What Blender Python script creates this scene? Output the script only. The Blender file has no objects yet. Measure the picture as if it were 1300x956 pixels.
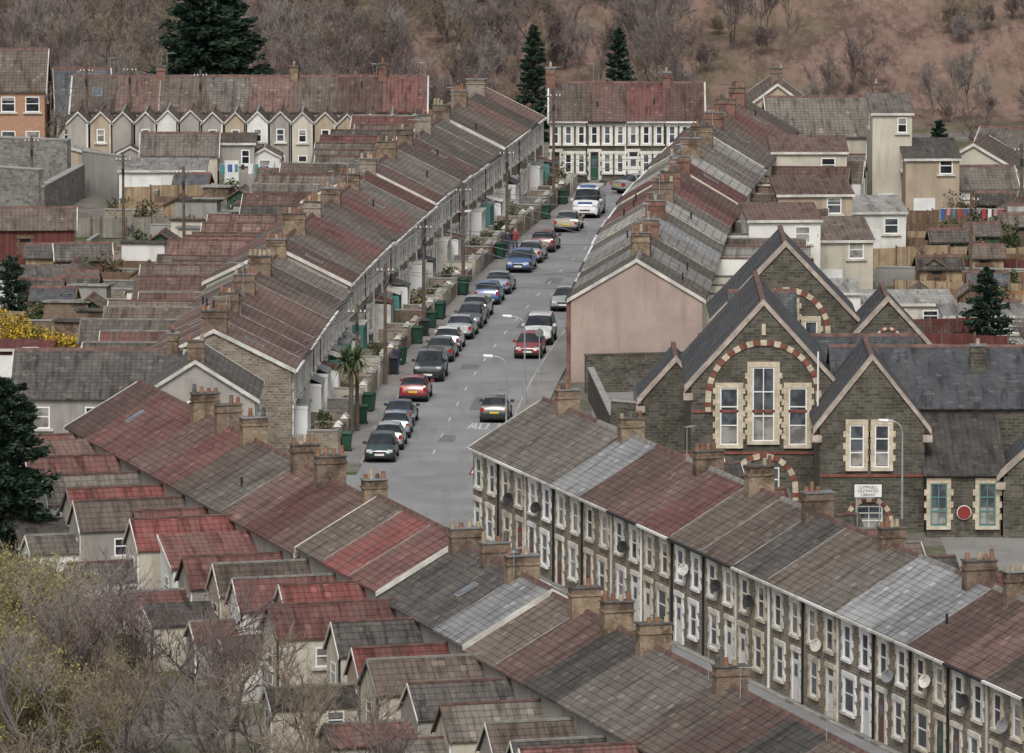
import bpy, bmesh, math, random
from mathutils import Vector, noise
rnd=random.Random(11)
scene=bpy.context.scene
COL=scene.collection
# ------------------------------------------------------------------ node helpers
def nd(nt,typ,ins=None,**props):
    n=nt.nodes.new(typ)
    for k,v in props.items(): setattr(n,k,v)
    for k,v in (ins or {}).items():
        s=n.inputs[k]
        if isinstance(v,bpy.types.NodeSocket): nt.links.new(v,s)
        else:
            if isinstance(v,(tuple,list)) and len(v)==3 and s.type=='RGBA': v=(*v,1)
            s.default_value=v
    return n
def mth(nt,op,a,b=0.0,c=None,clamp=False):
    n=nt.nodes.new('ShaderNodeMath'); n.operation=op; n.use_clamp=clamp
    for i,v in enumerate([a,b]+([c] if c is not None else [])):
        if isinstance(v,bpy.types.NodeSocket): nt.links.new(v,n.inputs[i])
        else: n.inputs[i].default_value=v
    return n.outputs[0]
def mixc(nt,f,a,b,mode='MIX'):
    n=nt.nodes.new('ShaderNodeMix'); n.data_type='RGBA'; n.blend_type=mode
    for i,v in ((0,f),(6,a),(7,b)):
        if isinstance(v,bpy.types.NodeSocket): nt.links.new(v,n.inputs[i])
        else:
            if isinstance(v,(tuple,list)) and len(v)==3: v=(*v,1)
            n.inputs[i].default_value=v
    return n.outputs[2]
def newmat(name,rough=.9,spec=.3):
    m=bpy.data.materials.new(name); m.use_nodes=True
    b=m.node_tree.nodes['Principled BSDF']
    b.inputs['Roughness'].default_value=rough
    b.inputs['Specular IOR Level'].default_value=spec
    return m,m.node_tree,b
def smooth(nt,v,a,b):
    n=nt.nodes.new('ShaderNodeMapRange'); n.interpolation_type='SMOOTHSTEP'
    nt.links.new(v,n.inputs[0]); n.inputs[1].default_value=a; n.inputs[2].default_value=b
    return n.outputs[0]
def wpos(nt): return nt.nodes.new('ShaderNodeNewGeometry').outputs['Position']
def nz(nt,scale,detail=3,vec=None,rough=.58):
    return nd(nt,'ShaderNodeTexNoise',{'Vector':vec if vec is not None else wpos(nt),'Scale':scale,'Detail':detail,'Roughness':rough}).outputs['Fac']
def bump(nt,b,h,strength=.5,dist=.05):
    n=nd(nt,'ShaderNodeBump',{'Height':h,'Strength':strength,'Distance':dist}); nt.links.new(n.outputs[0],b.inputs['Normal'])
def dk(c,f): return tuple(x*f for x in c)
def simple(name,c,rough=.85,var=.25,scale=1.5,spec=.3,metal=0,stainamt=0):
    m,nt,b=newmat(name,rough,spec)
    f=nz(nt,scale,2)
    col=mixc(nt,smooth(nt,f,.3,.7),dk(c,1-var),dk(c,1+var*.6))
    if stainamt: col=mixc(nt,mth(nt,'MULTIPLY',smooth(nt,nz(nt,.8,3),.42,.68),stainamt),col,dk(c,.35))
    nt.links.new(col,b.inputs['Base Color']); b.inputs['Metallic'].default_value=metal
    return m
def roof_mat(name,c1,c2,lichen=.35,rib=.30,course=.34,ribs=.22,lc=(.21,.20,.16),spec=.25):
    m,nt,b=newmat(name,.85,spec)
    uv=nt.nodes.new('ShaderNodeTexCoord').outputs['UV']
    s=nd(nt,'ShaderNodeSeparateXYZ',{0:uv}); u,v=s.outputs[0],s.outputs[1]
    ru=mth(nt,'DIVIDE',u,rib); rv=mth(nt,'DIVIDE',v,course)
    if ribs<.1: ru=mth(nt,'ADD',ru,mth(nt,'MULTIPLY',mth(nt,'MODULO',mth(nt,'FLOOR',rv),2.0),.5))
    fu=mth(nt,'ABSOLUTE',mth(nt,'SINE',mth(nt,'MULTIPLY',ru,math.pi)))
    fv=mth(nt,'FRACT',rv)
    cell=nd(nt,'ShaderNodeCombineXYZ',{0:mth(nt,'FLOOR',ru),1:mth(nt,'FLOOR',rv)}).outputs[0]
    oi=nt.nodes.new('ShaderNodeObjectInfo').outputs['Random']
    wn=nd(nt,'ShaderNodeTexWhiteNoise',{'Vector':cell,'W':oi},noise_dimensions='4D').outputs['Value']
    big=nz(nt,.55,4,None,.65)
    fac=mth(nt,'ADD',mth(nt,'MULTIPLY',wn,.38),mth(nt,'MULTIPLY',smooth(nt,big,.35,.65),.6))
    col=mixc(nt,fac,c1,c2)
    st=nd(nt,'ShaderNodeCombineXYZ',{0:mth(nt,'MULTIPLY',u,2.6),1:mth(nt,'MULTIPLY',v,.4),2:mth(nt,'MULTIPLY',oi,50.0)}).outputs[0]
    sf=nz(nt,1.0,3,st)
    col=mixc(nt,mth(nt,'MULTIPLY',smooth(nt,sf,.47,.68),.75),col,dk(c1,.42))
    sf2=nd(nt,'ShaderNodeTexNoise',{'Vector':st,'Scale':.45,'Detail':2.0}).outputs['Fac']
    col=mixc(nt,mth(nt,'MULTIPLY',smooth(nt,sf2,.52,.64),.3),col,(.125,.11,.095))
    l=nz(nt,2.1,4,None,.72)
    col=mixc(nt,mth(nt,'MULTIPLY',smooth(nt,l,.52,.66),lichen),col,lc)
    rep=mth(nt,'GREATER_THAN',wn,.975); col=mixc(nt,mth(nt,'MULTIPLY',rep,.5),col,dk(c2,1.5))
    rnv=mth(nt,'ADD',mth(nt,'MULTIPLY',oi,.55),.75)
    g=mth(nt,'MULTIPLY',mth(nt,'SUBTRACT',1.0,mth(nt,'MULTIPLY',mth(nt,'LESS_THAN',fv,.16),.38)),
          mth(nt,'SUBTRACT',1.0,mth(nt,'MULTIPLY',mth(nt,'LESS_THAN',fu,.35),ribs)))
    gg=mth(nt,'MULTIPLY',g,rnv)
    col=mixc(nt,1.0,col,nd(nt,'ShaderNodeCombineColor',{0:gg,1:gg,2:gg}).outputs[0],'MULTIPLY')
    nt.links.new(col,b.inputs['Base Color'])
    h=mth(nt,'ADD',mth(nt,'MULTIPLY',fu,ribs*2),mth(nt,'MULTIPLY',mth(nt,'SUBTRACT',1.0,fv),.7))
    bump(nt,b,h,.55,.05)
    return m
def brick_mat(name,c1,c2,mortar,bw=.34,bh=.15,ms=.018,stain=.3,rough=.9):
    m,nt,b=newmat(name,rough,.2)
    uv=nt.nodes.new('ShaderNodeTexCoord').outputs['UV']
    dn=nd(nt,'ShaderNodeTexNoise',{'Vector':uv,'Scale':2.0,'Detail':1.0}).outputs['Color']
    v2=nd(nt,'ShaderNodeVectorMath',{0:uv,1:nd(nt,'ShaderNodeVectorMath',{0:dn,3:.12},operation='SCALE').outputs[0]},operation='ADD').outputs[0]
    br=nd(nt,'ShaderNodeTexBrick',{'Vector':v2,'Color1':c1,'Color2':c2,'Mortar':mortar,'Scale':1.0,'Mortar Size':ms,'Brick Width':bw,'Row Height':bh,'Bias':-.1})
    n=nz(nt,.9,4)
    col=mixc(nt,mth(nt,'MULTIPLY',smooth(nt,n,.42,.66),stain),br.outputs['Color'],dk(c1,.4))
    n3=nz(nt,4,2)
    col=mixc(nt,mth(nt,'MULTIPLY',smooth(nt,n3,.5,.7),.4),col,dk(c2,1.35))
    nt.links.new(col,b.inputs['Base Color'])
    return m
def render_mat(name,c,stain=.35):
    m,nt,b=newmat(name,.95,.15)
    n=nz(nt,.45,3); f=nz(nt,16,2)
    p=nd(nt,'ShaderNodeMapping',{0:wpos(nt),3:(1.6,1.6,.22)}).outputs[0]
    st=nz(nt,1.0,3,p)
    col=mixc(nt,smooth(nt,n,.3,.7),dk(c,.84),dk(c,1.08))
    col=mixc(nt,mth(nt,'MULTIPLY',smooth(nt,f,.35,.65),.25),col,dk(c,.6))
    col=mixc(nt,mth(nt,'MULTIPLY',smooth(nt,st,.48,.7),stain),col,dk(c,.38))
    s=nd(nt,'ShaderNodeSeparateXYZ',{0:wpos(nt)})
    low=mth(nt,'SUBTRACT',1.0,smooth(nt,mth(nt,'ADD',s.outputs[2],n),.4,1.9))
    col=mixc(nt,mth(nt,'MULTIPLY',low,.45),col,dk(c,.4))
    nt.links.new(col,b.inputs['Base Color'])
    return m
def board_mat(name,c,pitch=.14,var=.3):
    m,nt,b=newmat(name,.85,.2)
    uv=nt.nodes.new('ShaderNodeTexCoord').outputs['UV']
    s=nd(nt,'ShaderNodeSeparateXYZ',{0:uv}); ru=mth(nt,'DIVIDE',s.outputs[0],pitch)
    wn=nd(nt,'ShaderNodeTexWhiteNoise',{'W':mth(nt,'FLOOR',ru)},noise_dimensions='1D').outputs['Value']
    col=mixc(nt,wn,dk(c,1-var),dk(c,1+var*.5))
    n=nz(nt,1.2,3); col=mixc(nt,mth(nt,'MULTIPLY',smooth(nt,n,.4,.65),.5),col,dk(c,.45))
    g=mth(nt,'LESS_THAN',mth(nt,'FRACT',ru),.14)
    col=mixc(nt,mth(nt,'MULTIPLY',g,.6),col,dk(c,.3))
    nt.links.new(col,b.inputs['Base Color'])
    return m
M={}
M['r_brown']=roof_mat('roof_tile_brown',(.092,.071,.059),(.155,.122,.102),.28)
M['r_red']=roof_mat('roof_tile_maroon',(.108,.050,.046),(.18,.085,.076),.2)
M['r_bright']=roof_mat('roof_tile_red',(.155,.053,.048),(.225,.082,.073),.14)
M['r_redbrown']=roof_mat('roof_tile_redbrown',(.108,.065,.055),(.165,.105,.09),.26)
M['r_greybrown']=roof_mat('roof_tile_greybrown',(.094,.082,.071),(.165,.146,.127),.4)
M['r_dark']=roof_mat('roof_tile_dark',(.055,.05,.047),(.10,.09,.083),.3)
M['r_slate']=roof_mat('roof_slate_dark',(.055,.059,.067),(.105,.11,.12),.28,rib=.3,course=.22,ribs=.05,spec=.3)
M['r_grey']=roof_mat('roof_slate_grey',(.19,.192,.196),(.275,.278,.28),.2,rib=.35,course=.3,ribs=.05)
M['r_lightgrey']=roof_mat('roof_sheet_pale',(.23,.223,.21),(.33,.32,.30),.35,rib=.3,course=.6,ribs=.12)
M['stone']=brick_mat('pennant_stone',(.155,.13,.102),(.29,.25,.198),(.30,.27,.22),.36,.15)
M['stone_dark']=brick_mat('dark_pennant_stone',(.062,.059,.047),(.135,.125,.10),(.15,.138,.115),.46,.17,.014,.45)
M['stone_grey']=brick_mat('grey_rubble',(.13,.125,.115),(.26,.25,.23),(.22,.21,.19),.4,.2)
M['b_red']=brick_mat('red_brick',(.15,.068,.055),(.23,.105,.08),(.21,.17,.14),.22,.075,.01,.65)
M['b_brown']=brick_mat('brown_brick',(.13,.09,.065),(.23,.16,.115),(.20,.17,.14),.22,.085,.012,.8)
M['b_buff']=brick_mat('buff_brick',(.19,.14,.092),(.33,.245,.16),(.25,.21,.165),.22,.085,.012,.85)
M['b_cream']=brick_mat('cream_brick',(.48,.41,.29),(.60,.52,.39),(.46,.41,.33),.22,.08,.01,.35)
M['b_orange']=brick_mat('orange_brick',(.34,.165,.095),(.43,.22,.125),(.38,.32,.26),.22,.075,.01,.15)
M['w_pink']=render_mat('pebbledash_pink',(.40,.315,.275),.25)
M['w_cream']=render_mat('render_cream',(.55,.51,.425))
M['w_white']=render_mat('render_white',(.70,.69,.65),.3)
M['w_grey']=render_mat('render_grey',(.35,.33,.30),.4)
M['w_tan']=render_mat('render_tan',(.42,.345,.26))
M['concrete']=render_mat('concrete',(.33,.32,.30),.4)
M['white']=simple('white_paint',(.78,.78,.76),.5,.08,.8,stainamt=.12)
M['dirtywhite']=simple('weathered_white',(.58,.56,.51),.7,.2,1.5,stainamt=.4)
M['cream']=simple('cream_stone_dressing',(.58,.52,.41),.85,.2,2.5,stainamt=.35)
M['quoin']=simple('painted_quoin',(.68,.655,.58),.8,.15,2.0,stainamt=.3)
M['black']=simple('black_paint',(.025,.025,.027),.5,.1)
M['lead']=simple('lead_flashing',(.19,.195,.2),.6,.25)
M['soot']=simple('sooty_cement',(.11,.10,.09),.95,.4,3)
M['pot']=simple('chimney_pot_clay',(.24,.13,.085),.85,.35,3)
M['pot2']=simple('chimney_pot_buff',(.34,.28,.2),.85,.3,3)
M['ridge']=simple('ridge_tile_clay',(.14,.085,.072),.9,.35,2.5)
M['ridgeg']=simple('ridge_tile_grey',(.22,.21,.19),.9,.3,2.5)
M['mortar']=simple('mortar_fillet',(.27,.26,.235),.95,.35,2.5)
M['wood']=simple('creosoted_wood',(.13,.09,.06),.9,.3,3)
M['pole']=simple('telegraph_pole_wood',(.12,.09,.07),.9,.25,3)
M['steel']=simple('galvanised_steel',(.34,.36,.36),.55,.12,2,metal=.3)
M['wire']=simple('cable_grey',(.2,.2,.2),.6,.1)
M['f_tan']=board_mat('fence_tan',(.36,.27,.175))
M['f_brown']=board_mat('fence_brown',(.19,.125,.085))
M['f_orange']=board_mat('fence_orange',(.33,.17,.09))
M['f_maroon']=board_mat('fence_maroon',(.14,.05,.045))
M['f_green']=board_mat('fence_green',(.06,.10,.065))
M['f_grey']=board_mat('fence_weathered',(.25,.235,.205))
M['f_blue']=board_mat('painted_boards_blue',(.08,.15,.22))
for nme,c in {'d_white':(.68,.68,.66),'d_green':(.03,.09,.055),'d_red':(.22,.035,.03),'d_blue':(.04,.08,.18),'d_brown':(.14,.07,.04),'d_teal':(.09,.22,.2)}.items():
    M[nme]=simple('door_'+nme[2:],c,.45,.1)
def glass(name,c,r=.12):
    m,nt,b=newmat(name,r,.6)
    n=nz(nt,1.3,2); nt.links.new(mixc(nt,smooth(nt,n,.4,.6),dk(c,.6),dk(c,1.3)),b.inputs['Base Color']); return m
M['g0']=glass('window_glass_dark',(.028,.032,.038)); M['g1']=glass('window_glass_curtain',(.24,.23,.21),.3); M['g2']=glass('window_glass_mid',(.08,.09,.10),.15)
GL=['g0','g0','g2','g1']
# ------------------------------------------------------------------ mesh builder
Z=Vector((0,0,1))
def mk_mesh(name,V,F,MI,mats,uv=True):
    me=bpy.data.meshes.new(name); me.from_pydata([tuple(v) for v in V],[],F)
    for m in mats: me.materials.append(m)
    me.polygons.foreach_set('material_index',MI)
    if uv:
        l=me.uv_layers.new(name='UVMap'); out=[0.0]*(2*len(me.loops))
        k=0
        for f in F:
            a=Vector(V[f[0]]);n=Vector((0,0,0))
            for i in range(1,len(f)-1):
                n+= (Vector(V[f[i]])-a).cross(Vector(V[f[i+1]])-a)
            if n.length<1e-9: n=Vector((0,0,1))
            n.normalize()
            t=Z.cross(n)
            t=Vector((1,0,0)) if t.length<1e-3 else t.normalized()
            b=n.cross(t)
            for vi in f:
                p=Vector(V[vi]); out[k]=p.dot(t); out[k+1]=p.dot(b); k+=2
        l.data.foreach_set('uv',out)
    me.update()
    return me
class Obj:
    def __init__(s,name,loc=(0,0,0),ang=0.0):
        s.name=name;s.loc=loc;s.ang=ang;s.P={}
    def face(s,part,pts,mat):
        V,F,MI,mats=s.P.setdefault(part,([],[],[],[]))
        if mat not in mats: mats.append(mat)
        b=len(V); V.extend(pts); F.append(tuple(range(b,b+len(pts)))); MI.append(mats.index(mat))
    def hexa(s,part,a,b,mat):
        V,F,MI,mats=s.P.setdefault(part,([],[],[],[]))
        if mat not in mats: mats.append(mat)
        o=len(V); V.extend(list(a)+list(b))
        fs=[(3,2,1,0),(4,5,6,7)]+[(i,(i+1)%4,4+(i+1)%4,4+i) for i in range(4)]
        for f in fs: F.append(tuple(o+i for i in f)); MI.append(mats.index(mat))
    def box(s,part,x0,x1,y0,y1,z0,z1,mat):
        s.hexa(part,[(x0,y0,z0),(x1,y0,z0),(x1,y1,z0),(x0,y1,z0)],[(x0,y0,z1),(x1,y0,z1),(x1,y1,z1),(x0,y1,z1)],mat)
    def slab(s,part,pts,t,mat):
        s.hexa(part,[(p[0],p[1],p[2]-t) for p in pts],pts,mat)
    def wbox(s,part,W,u0,u1,z0,z1,d0,d1,mat):
        ox,oy,tx,ty,nx,ny=W
        def P(u,d,z): return (ox+tx*u+nx*d,oy+ty*u+ny*d,z)
        s.hexa(part,[P(u0,d0,z0),P(u1,d0,z0),P(u1,d1,z0),P(u0,d1,z0)],[P(u0,d0,z1),P(u1,d0,z1),P(u1,d1,z1),P(u0,d1,z1)],mat)
    def cyl(s,part,x,y,z0,z1,r0,r1,mat,n=8,cap=True):
        a=[(x+r0*math.cos(2*math.pi*i/n),y+r0*math.sin(2*math.pi*i/n),z0) for i in range(n)]
        b=[(x+r1*math.cos(2*math.pi*i/n),y+r1*math.sin(2*math.pi*i/n),z1) for i in range(n)]
        for i in range(n): s.face(part,[a[i],a[(i+1)%n],b[(i+1)%n],b[i]],mat)
        if cap: s.face(part,b,mat)
    def tube(s,part,p,q,r0,r1,mat,n=6):
        p=Vector(p);q=Vector(q);d=(q-p).normalized()
        a=d.cross(Z) if abs(d.z)<.95 else d.cross(Vector((1,0,0)))
        a.normalize(); b=d.cross(a)
        A=[tuple(p+(a*math.cos(2*math.pi*i/n)+b*math.sin(2*math.pi*i/n))*r0) for i in range(n)]
        B=[tuple(q+(a*math.cos(2*math.pi*i/n)+b*math.sin(2*math.pi*i/n))*r1) for i in range(n)]
        for i in range(n): s.face(part,[A[i],A[(i+1)%n],B[(i+1)%n],B[i]],mat)
        s.face(part,A[::-1],mat); s.face(part,B,mat)
    def finish(s,single=False):
        if single or len(s.P)==1:
            V=[];F=[];MI=[];mats=[]
            for part,(v,f,mi,ms) in s.P.items():
                o=len(V);V+=v
                for m in ms:
                    if m not in mats: mats.append(m)
                F+=[tuple(i+o for i in q) for q in f]; MI+=[mats.index(ms[i]) for i in mi]
            ob=bpy.data.objects.new(s.name,mk_mesh(s.name,V,F,MI,[M[m] for m in mats]))
            COL.objects.link(ob)
        else:
            ob=bpy.data.objects.new(s.name,None); COL.objects.link(ob); ob.empty_display_size=.5
            for part,(v,f,mi,ms) in s.P.items():
                c=bpy.data.objects.new(part,mk_mesh(part,v,f,mi,[M[m] for m in ms])); COL.objects.link(c); c.parent=ob
        ob.location=s.loc; ob.rotation_euler=(0,0,s.ang)
        return ob
# ------------------------------------------------------------------ building pieces
def window(o,W,u,z,w,h,sur='quoin',frame='white',blocks=True,gl=None,sill=True):
    gl=gl or rnd.choice(GL)
    o.wbox('windows',W,u-w/2,u+w/2,z,z+h,0,.012,gl)
    if rnd.random()<.35:
        q=rnd.uniform(.25,.5); o.wbox('windows',W,u-w/2+.05,u+w/2-.05,z+h*(1-q),z+h,.0125,.016,'g1')
    fw=.08
    for a,b,c,d in ((u-w/2,u-w/2+fw,z,z+h),(u+w/2-fw,u+w/2,z,z+h),(u-w/2+fw,u+w/2-fw,z,z+fw),(u-w/2+fw,u+w/2-fw,z+h-fw,z+h),(u-w/2+fw,u+w/2-fw,z+h*.52,z+h*.52+.06)):
        o.wbox('windows',W,a,b,c,d,.018,.045,frame)
    if sur:
        s=.16
        if blocks:
            n=max(3,int(h/.3)); hh=h/n
            for k in range(n):
                e=s+(.13 if k%2==0 else 0)
                o.wbox('window_surrounds',W,u-w/2-e,u-w/2-.002,z+k*hh,z+(k+1)*hh-.004,0,.08,sur)
                o.wbox('window_surrounds',W,u+w/2+.002,u+w/2+e,z+k*hh,z+(k+1)*hh-.004,0,.08,sur)
        else:
            o.wbox('window_surrounds',W,u-w/2-s,u-w/2-.002,z,z+h,0,.07,sur); o.wbox('window_surrounds',W,u+w/2+.002,u+w/2+s,z,z+h,0,.07,sur)
        o.wbox('window_surrounds',W,u-w/2-s-.1,u+w/2+s+.1,z+h+.003,z+h+.22,0,.10,sur)
    if sill: o.wbox('window_surrounds',W,u-w/2-.18,u+w/2+.18,z-.13,z-.003,0,.15,sur or 'dirtywhite')
def door(o,W,u,z,w,h,mat,sur='quoin'):
    o.wbox('door',W,u-w/2,u+w/2,z,z+h*.84,0,.03,mat)
    o.wbox('door',W,u-w/2+.05,u+w/2-.05,z+h*.86,z+h,0,.02,'g0')
    o.wbox('door',W,u-.2,u+.2,z+h*.5,z+h*.75,.031,.045,'g2')
    n=6
    for k in range(n):
        e=.13+(.1 if k%2==0 else 0)
        for sg in (-1,1):
            a=u+sg*(w/2+.002);b=u+sg*(w/2+e)
            o.wbox('window_surrounds',W,min(a,b),max(a,b),z+k*h/n,z+(k+1)*h/n-.004,0,.08,sur)
    o.wbox('window_surrounds',W,u-w/2-.22,u+w/2+.22,z+h+.003,z+h+.22,0,.10,sur)
    o.wbox('door',W,u-w/2-.1,u+w/2+.1,z-.15,z-.003,0,.35,'concrete')
def chimney(o,x,y,zb,zt,lx,ly,mat,npots=4):
    if mat=='b_buff' and rnd.random()<.45: mat='b_brown'
    zm=zt-rnd.uniform(.3,.42)
    o.box('chimney',x-lx/2,x+lx/2,y-ly/2,y+ly/2,zb,zm,mat)
    o.box('chimney',x-lx/2-.05,x+lx/2+.05,y-ly/2-.05,y+ly/2+.05,zm+.003,zm+.1,mat)
    o.box('chimney',x-lx/2,x+lx/2,y-ly/2,y+ly/2,zm+.103,zt,rnd.choice([mat,'b_brown','b_brown']))
    o.box('chimney',x-lx/2-.05,x+lx/2+.05,y-ly/2-.05,y+ly/2+.05,zt+.003,zt+.06,rnd.choice(['lead','soot','soot']))
    o.box('chimney',x-lx/2-.03,x+lx/2+.03,y-ly/2-.03,y+ly/2+.03,zb,zb+.12,'lead')
    for k in range(npots):
        if rnd.random()<.2: continue
        yy=y+(k-(npots-1)/2)*(ly-.25)/max(npots-1,1) if ly>lx else y
        xx=x+(k-(npots-1)/2)*(lx-.25)/max(npots-1,1) if lx>=ly else x
        h=rnd.choice([.2,.3,.3,.42]); o.cyl('chimney_pots',xx,yy,zt+.05,zt+.08+h,.12,.095,rnd.choice(['pot','pot2','pot','soot']),8)
def aerial(o,x,y,z):
    h=rnd.uniform(.9,1.8)
    o.cyl('tv_aerial',x,y,z,z+h,.02,.018,'steel',5)
    a=rnd.uniform(0,3.1); dx,dy=math.cos(a),math.sin(a)
    o.tube('tv_aerial',(x-dx*.1,y-dy*.1,z+h),(x+dx*.8,y+dy*.8,z+h),.015,.015,'steel',4)
    for k in range(5):
        t=.05+k*.16; w=.22-.015*k
        o.tube('tv_aerial',(x+dx*t-dy*w,y+dy*t+dx*w,z+h),(x+dx*t+dy*w,y+dy*t-dx*w,z+h),.009,.009,'steel',4)
def dish(o,W,u,z):
    ox,oy,tx,ty,nx,ny=W
    c=Vector((ox+tx*u+nx*.3,oy+ty*u+ny*.3,z)); d=Vector((nx*.8+tx*.6,ny*.8+ty*.6,.35)).normalized()
    a=d.cross(Z).normalized(); b=d.cross(a)
    rim=[tuple(c+(a*math.cos(t*math.pi/6)+b*math.sin(t*math.pi/6))*.3) for t in range(12)]
    ce=tuple(c-d*.08)
    m=rnd.choice(['black','lead','black','black','dirtywhite'])
    for i in range(12): o.face('satellite_dish',[ce,rim[i],rim[(i+1)%12]],m)
    o.tube('satellite_dish',ce,(ox+tx*u,oy+ty*u,z-.1),.03,.03,'black',4)
    o.tube('satellite_dish',tuple(c-b*.24),tuple(c+d*.3),.015,.015,'black',4)
def groof_x(o,x0,x1,hd,ze,zr,mat,ov=.22,t=.1,y0=0,ridge='ridge'):
    sl=(zr-ze)/hd; zo=ze-sl*ov
    e=.003
    o.slab('roof',[(x0+e,y0-hd-ov,zo+.1),(x1-e,y0-hd-ov,zo+.1),(x1-e,y0-.004,zr+.1),(x0+e,y0-.004,zr+.1)],t,mat)
    o.slab('roof',[(x0+e,y0+.004,zr+.1),(x1-e,y0+.004,zr+.1),(x1-e,y0+hd+ov,zo+.1),(x0+e,y0+hd+ov,zo+.1)],t,mat)
    s=.14
    o.hexa('ridge_tiles',[(x0+e,y0-s,zr+.1-sl*s+.012),(x1-e,y0-s,zr+.1-sl*s+.012),(x1-e,y0+s,zr+.1-sl*s+.012),(x0+e,y0+s,zr+.1-sl*s+.012)],
       [(x0+e,y0-.04,zr+.2),(x1-e,y0-.04,zr+.2),(x1-e,y0+.04,zr+.2),(x0+e,y0+.04,zr+.2)],ridge)
def slope_strip(o,part,xa,xb,hd,ze,zr,s0,s1,sg,dz,mat):
    P=lambda x,s:(x,sg*hd*s,zr+.1+(ze-zr)*s+dz)
    o.slab(part,[P(xa,s0),P(xb,s0),P(xb,s1),P(xa,s1)],dz+.02,mat)
def wing(o,x0,x1,y0,y1,ze,zr,roofm,wallm,win=True,mono=False,z0=0,bm=None):
    sg=1 if y1>y0 else -1; xm=(x0+x1)/2; ov=.12; ye=y1+sg*.12
    bm=bm or rnd.choice(['dirtywhite','dirtywhite','wood','lead'])
    if mono:
        zl,zh=ze,zr
        o.face('rear_wing_walls',[(x0,y0,z0),(x0,y1,z0),(x0,y1,zh),(x0,y0,zh)],wallm)
        o.face('rear_wing_walls',[(x1,y0,z0),(x1,y1,z0),(x1,y1,zl),(x1,y0,zl)],wallm)
        o.face('rear_wing_walls',[(x0,y1,z0),(x1,y1,z0),(x1,y1,zl),(x0,y1,zh)],wallm)
        o.slab('rear_wing_roof',[(x0-.05,y0,zh+.1),(x0-.05,ye,zh+.1),(x1+ov,ye,zl+.06),(x1+ov,y0,zl+.06)],.1,roofm)
        o.slab('bargeboard',[(x0-.05,ye+sg*.003,zh+.1),(x0-.05,ye+sg*.05,zh+.1),(x1+ov,ye+sg*.05,zl+.06),(x1+ov,ye+sg*.003,zl+.06)],.2,bm)
    else:
        sl=(zr-ze)/(xm-x0); zo=ze-sl*ov
        for x in (x0,x1): o.face('rear_wing_walls',[(x,y0,z0),(x,y1,z0),(x,y1,ze),(x,y0,ze)],wallm)
        o.face('rear_wing_walls',[(x0,y1,z0),(x1,y1,z0),(x1,y1,ze),(xm,y1,zr),(x0,y1,ze)],wallm)
        o.slab('rear_wing_roof',[(x0-ov,y0,zo+.08),(x0-ov,ye,zo+.08),(xm-.003,ye,zr+.08),(xm-.003,y0,zr+.08)],.08,roofm)
        o.slab('rear_wing_roof',[(xm+.003,y0,zr+.08),(xm+.003,ye,zr+.08),(x1+ov,ye,zo+.08),(x1+ov,y0,zo+.08)],.08,roofm)
        o.box('rear_wing_roof',xm-.08,xm+.08,min(y0,ye),max(y0,ye),zr+.05,zr+.14,rnd.choice(['ridge','ridgeg','ridge']))
        a,b=ye+sg*.003,ye+sg*.05
        o.slab('bargeboard',[(x0-ov,a,zo+.08),(x0-ov,b,zo+.08),(xm,b,zr+.10),(xm,a,zr+.10)],.15,bm)
        o.slab('bargeboard',[(xm,a,zr+.10),(xm,b,zr+.10),(x1+ov,b,zo+.08),(x1+ov,a,zo+.08)],.15,bm)
    if win:
        W=(x0,y1,1,0,0,sg); w=x1-x0
        if rnd.random()<.65: window(o,W,w*.5,ze-1.5 if ze>3 else 1.0,min(.9,w*.4),1.0,None,'white',False)
        if ze>3 and rnd.random()<.5: window(o,W,w*.5,.9,min(1.0,w*.45),1.1,None,'white',False)
        o.wbox('downpipe',W,w-.14,w-.05,0,ze-.1,.01,.09,rnd.choice(['black','white','dirtywhite']))
        L=abs(y1-y0)
        for x,nx in ((x0,-1),(x1,1)):
            W=(x,y0,0,sg,nx,0)
            window(o,W,L*.7,ze-1.35 if ze>3 else 1.0,.8,.9,None,'white',False)
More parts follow.
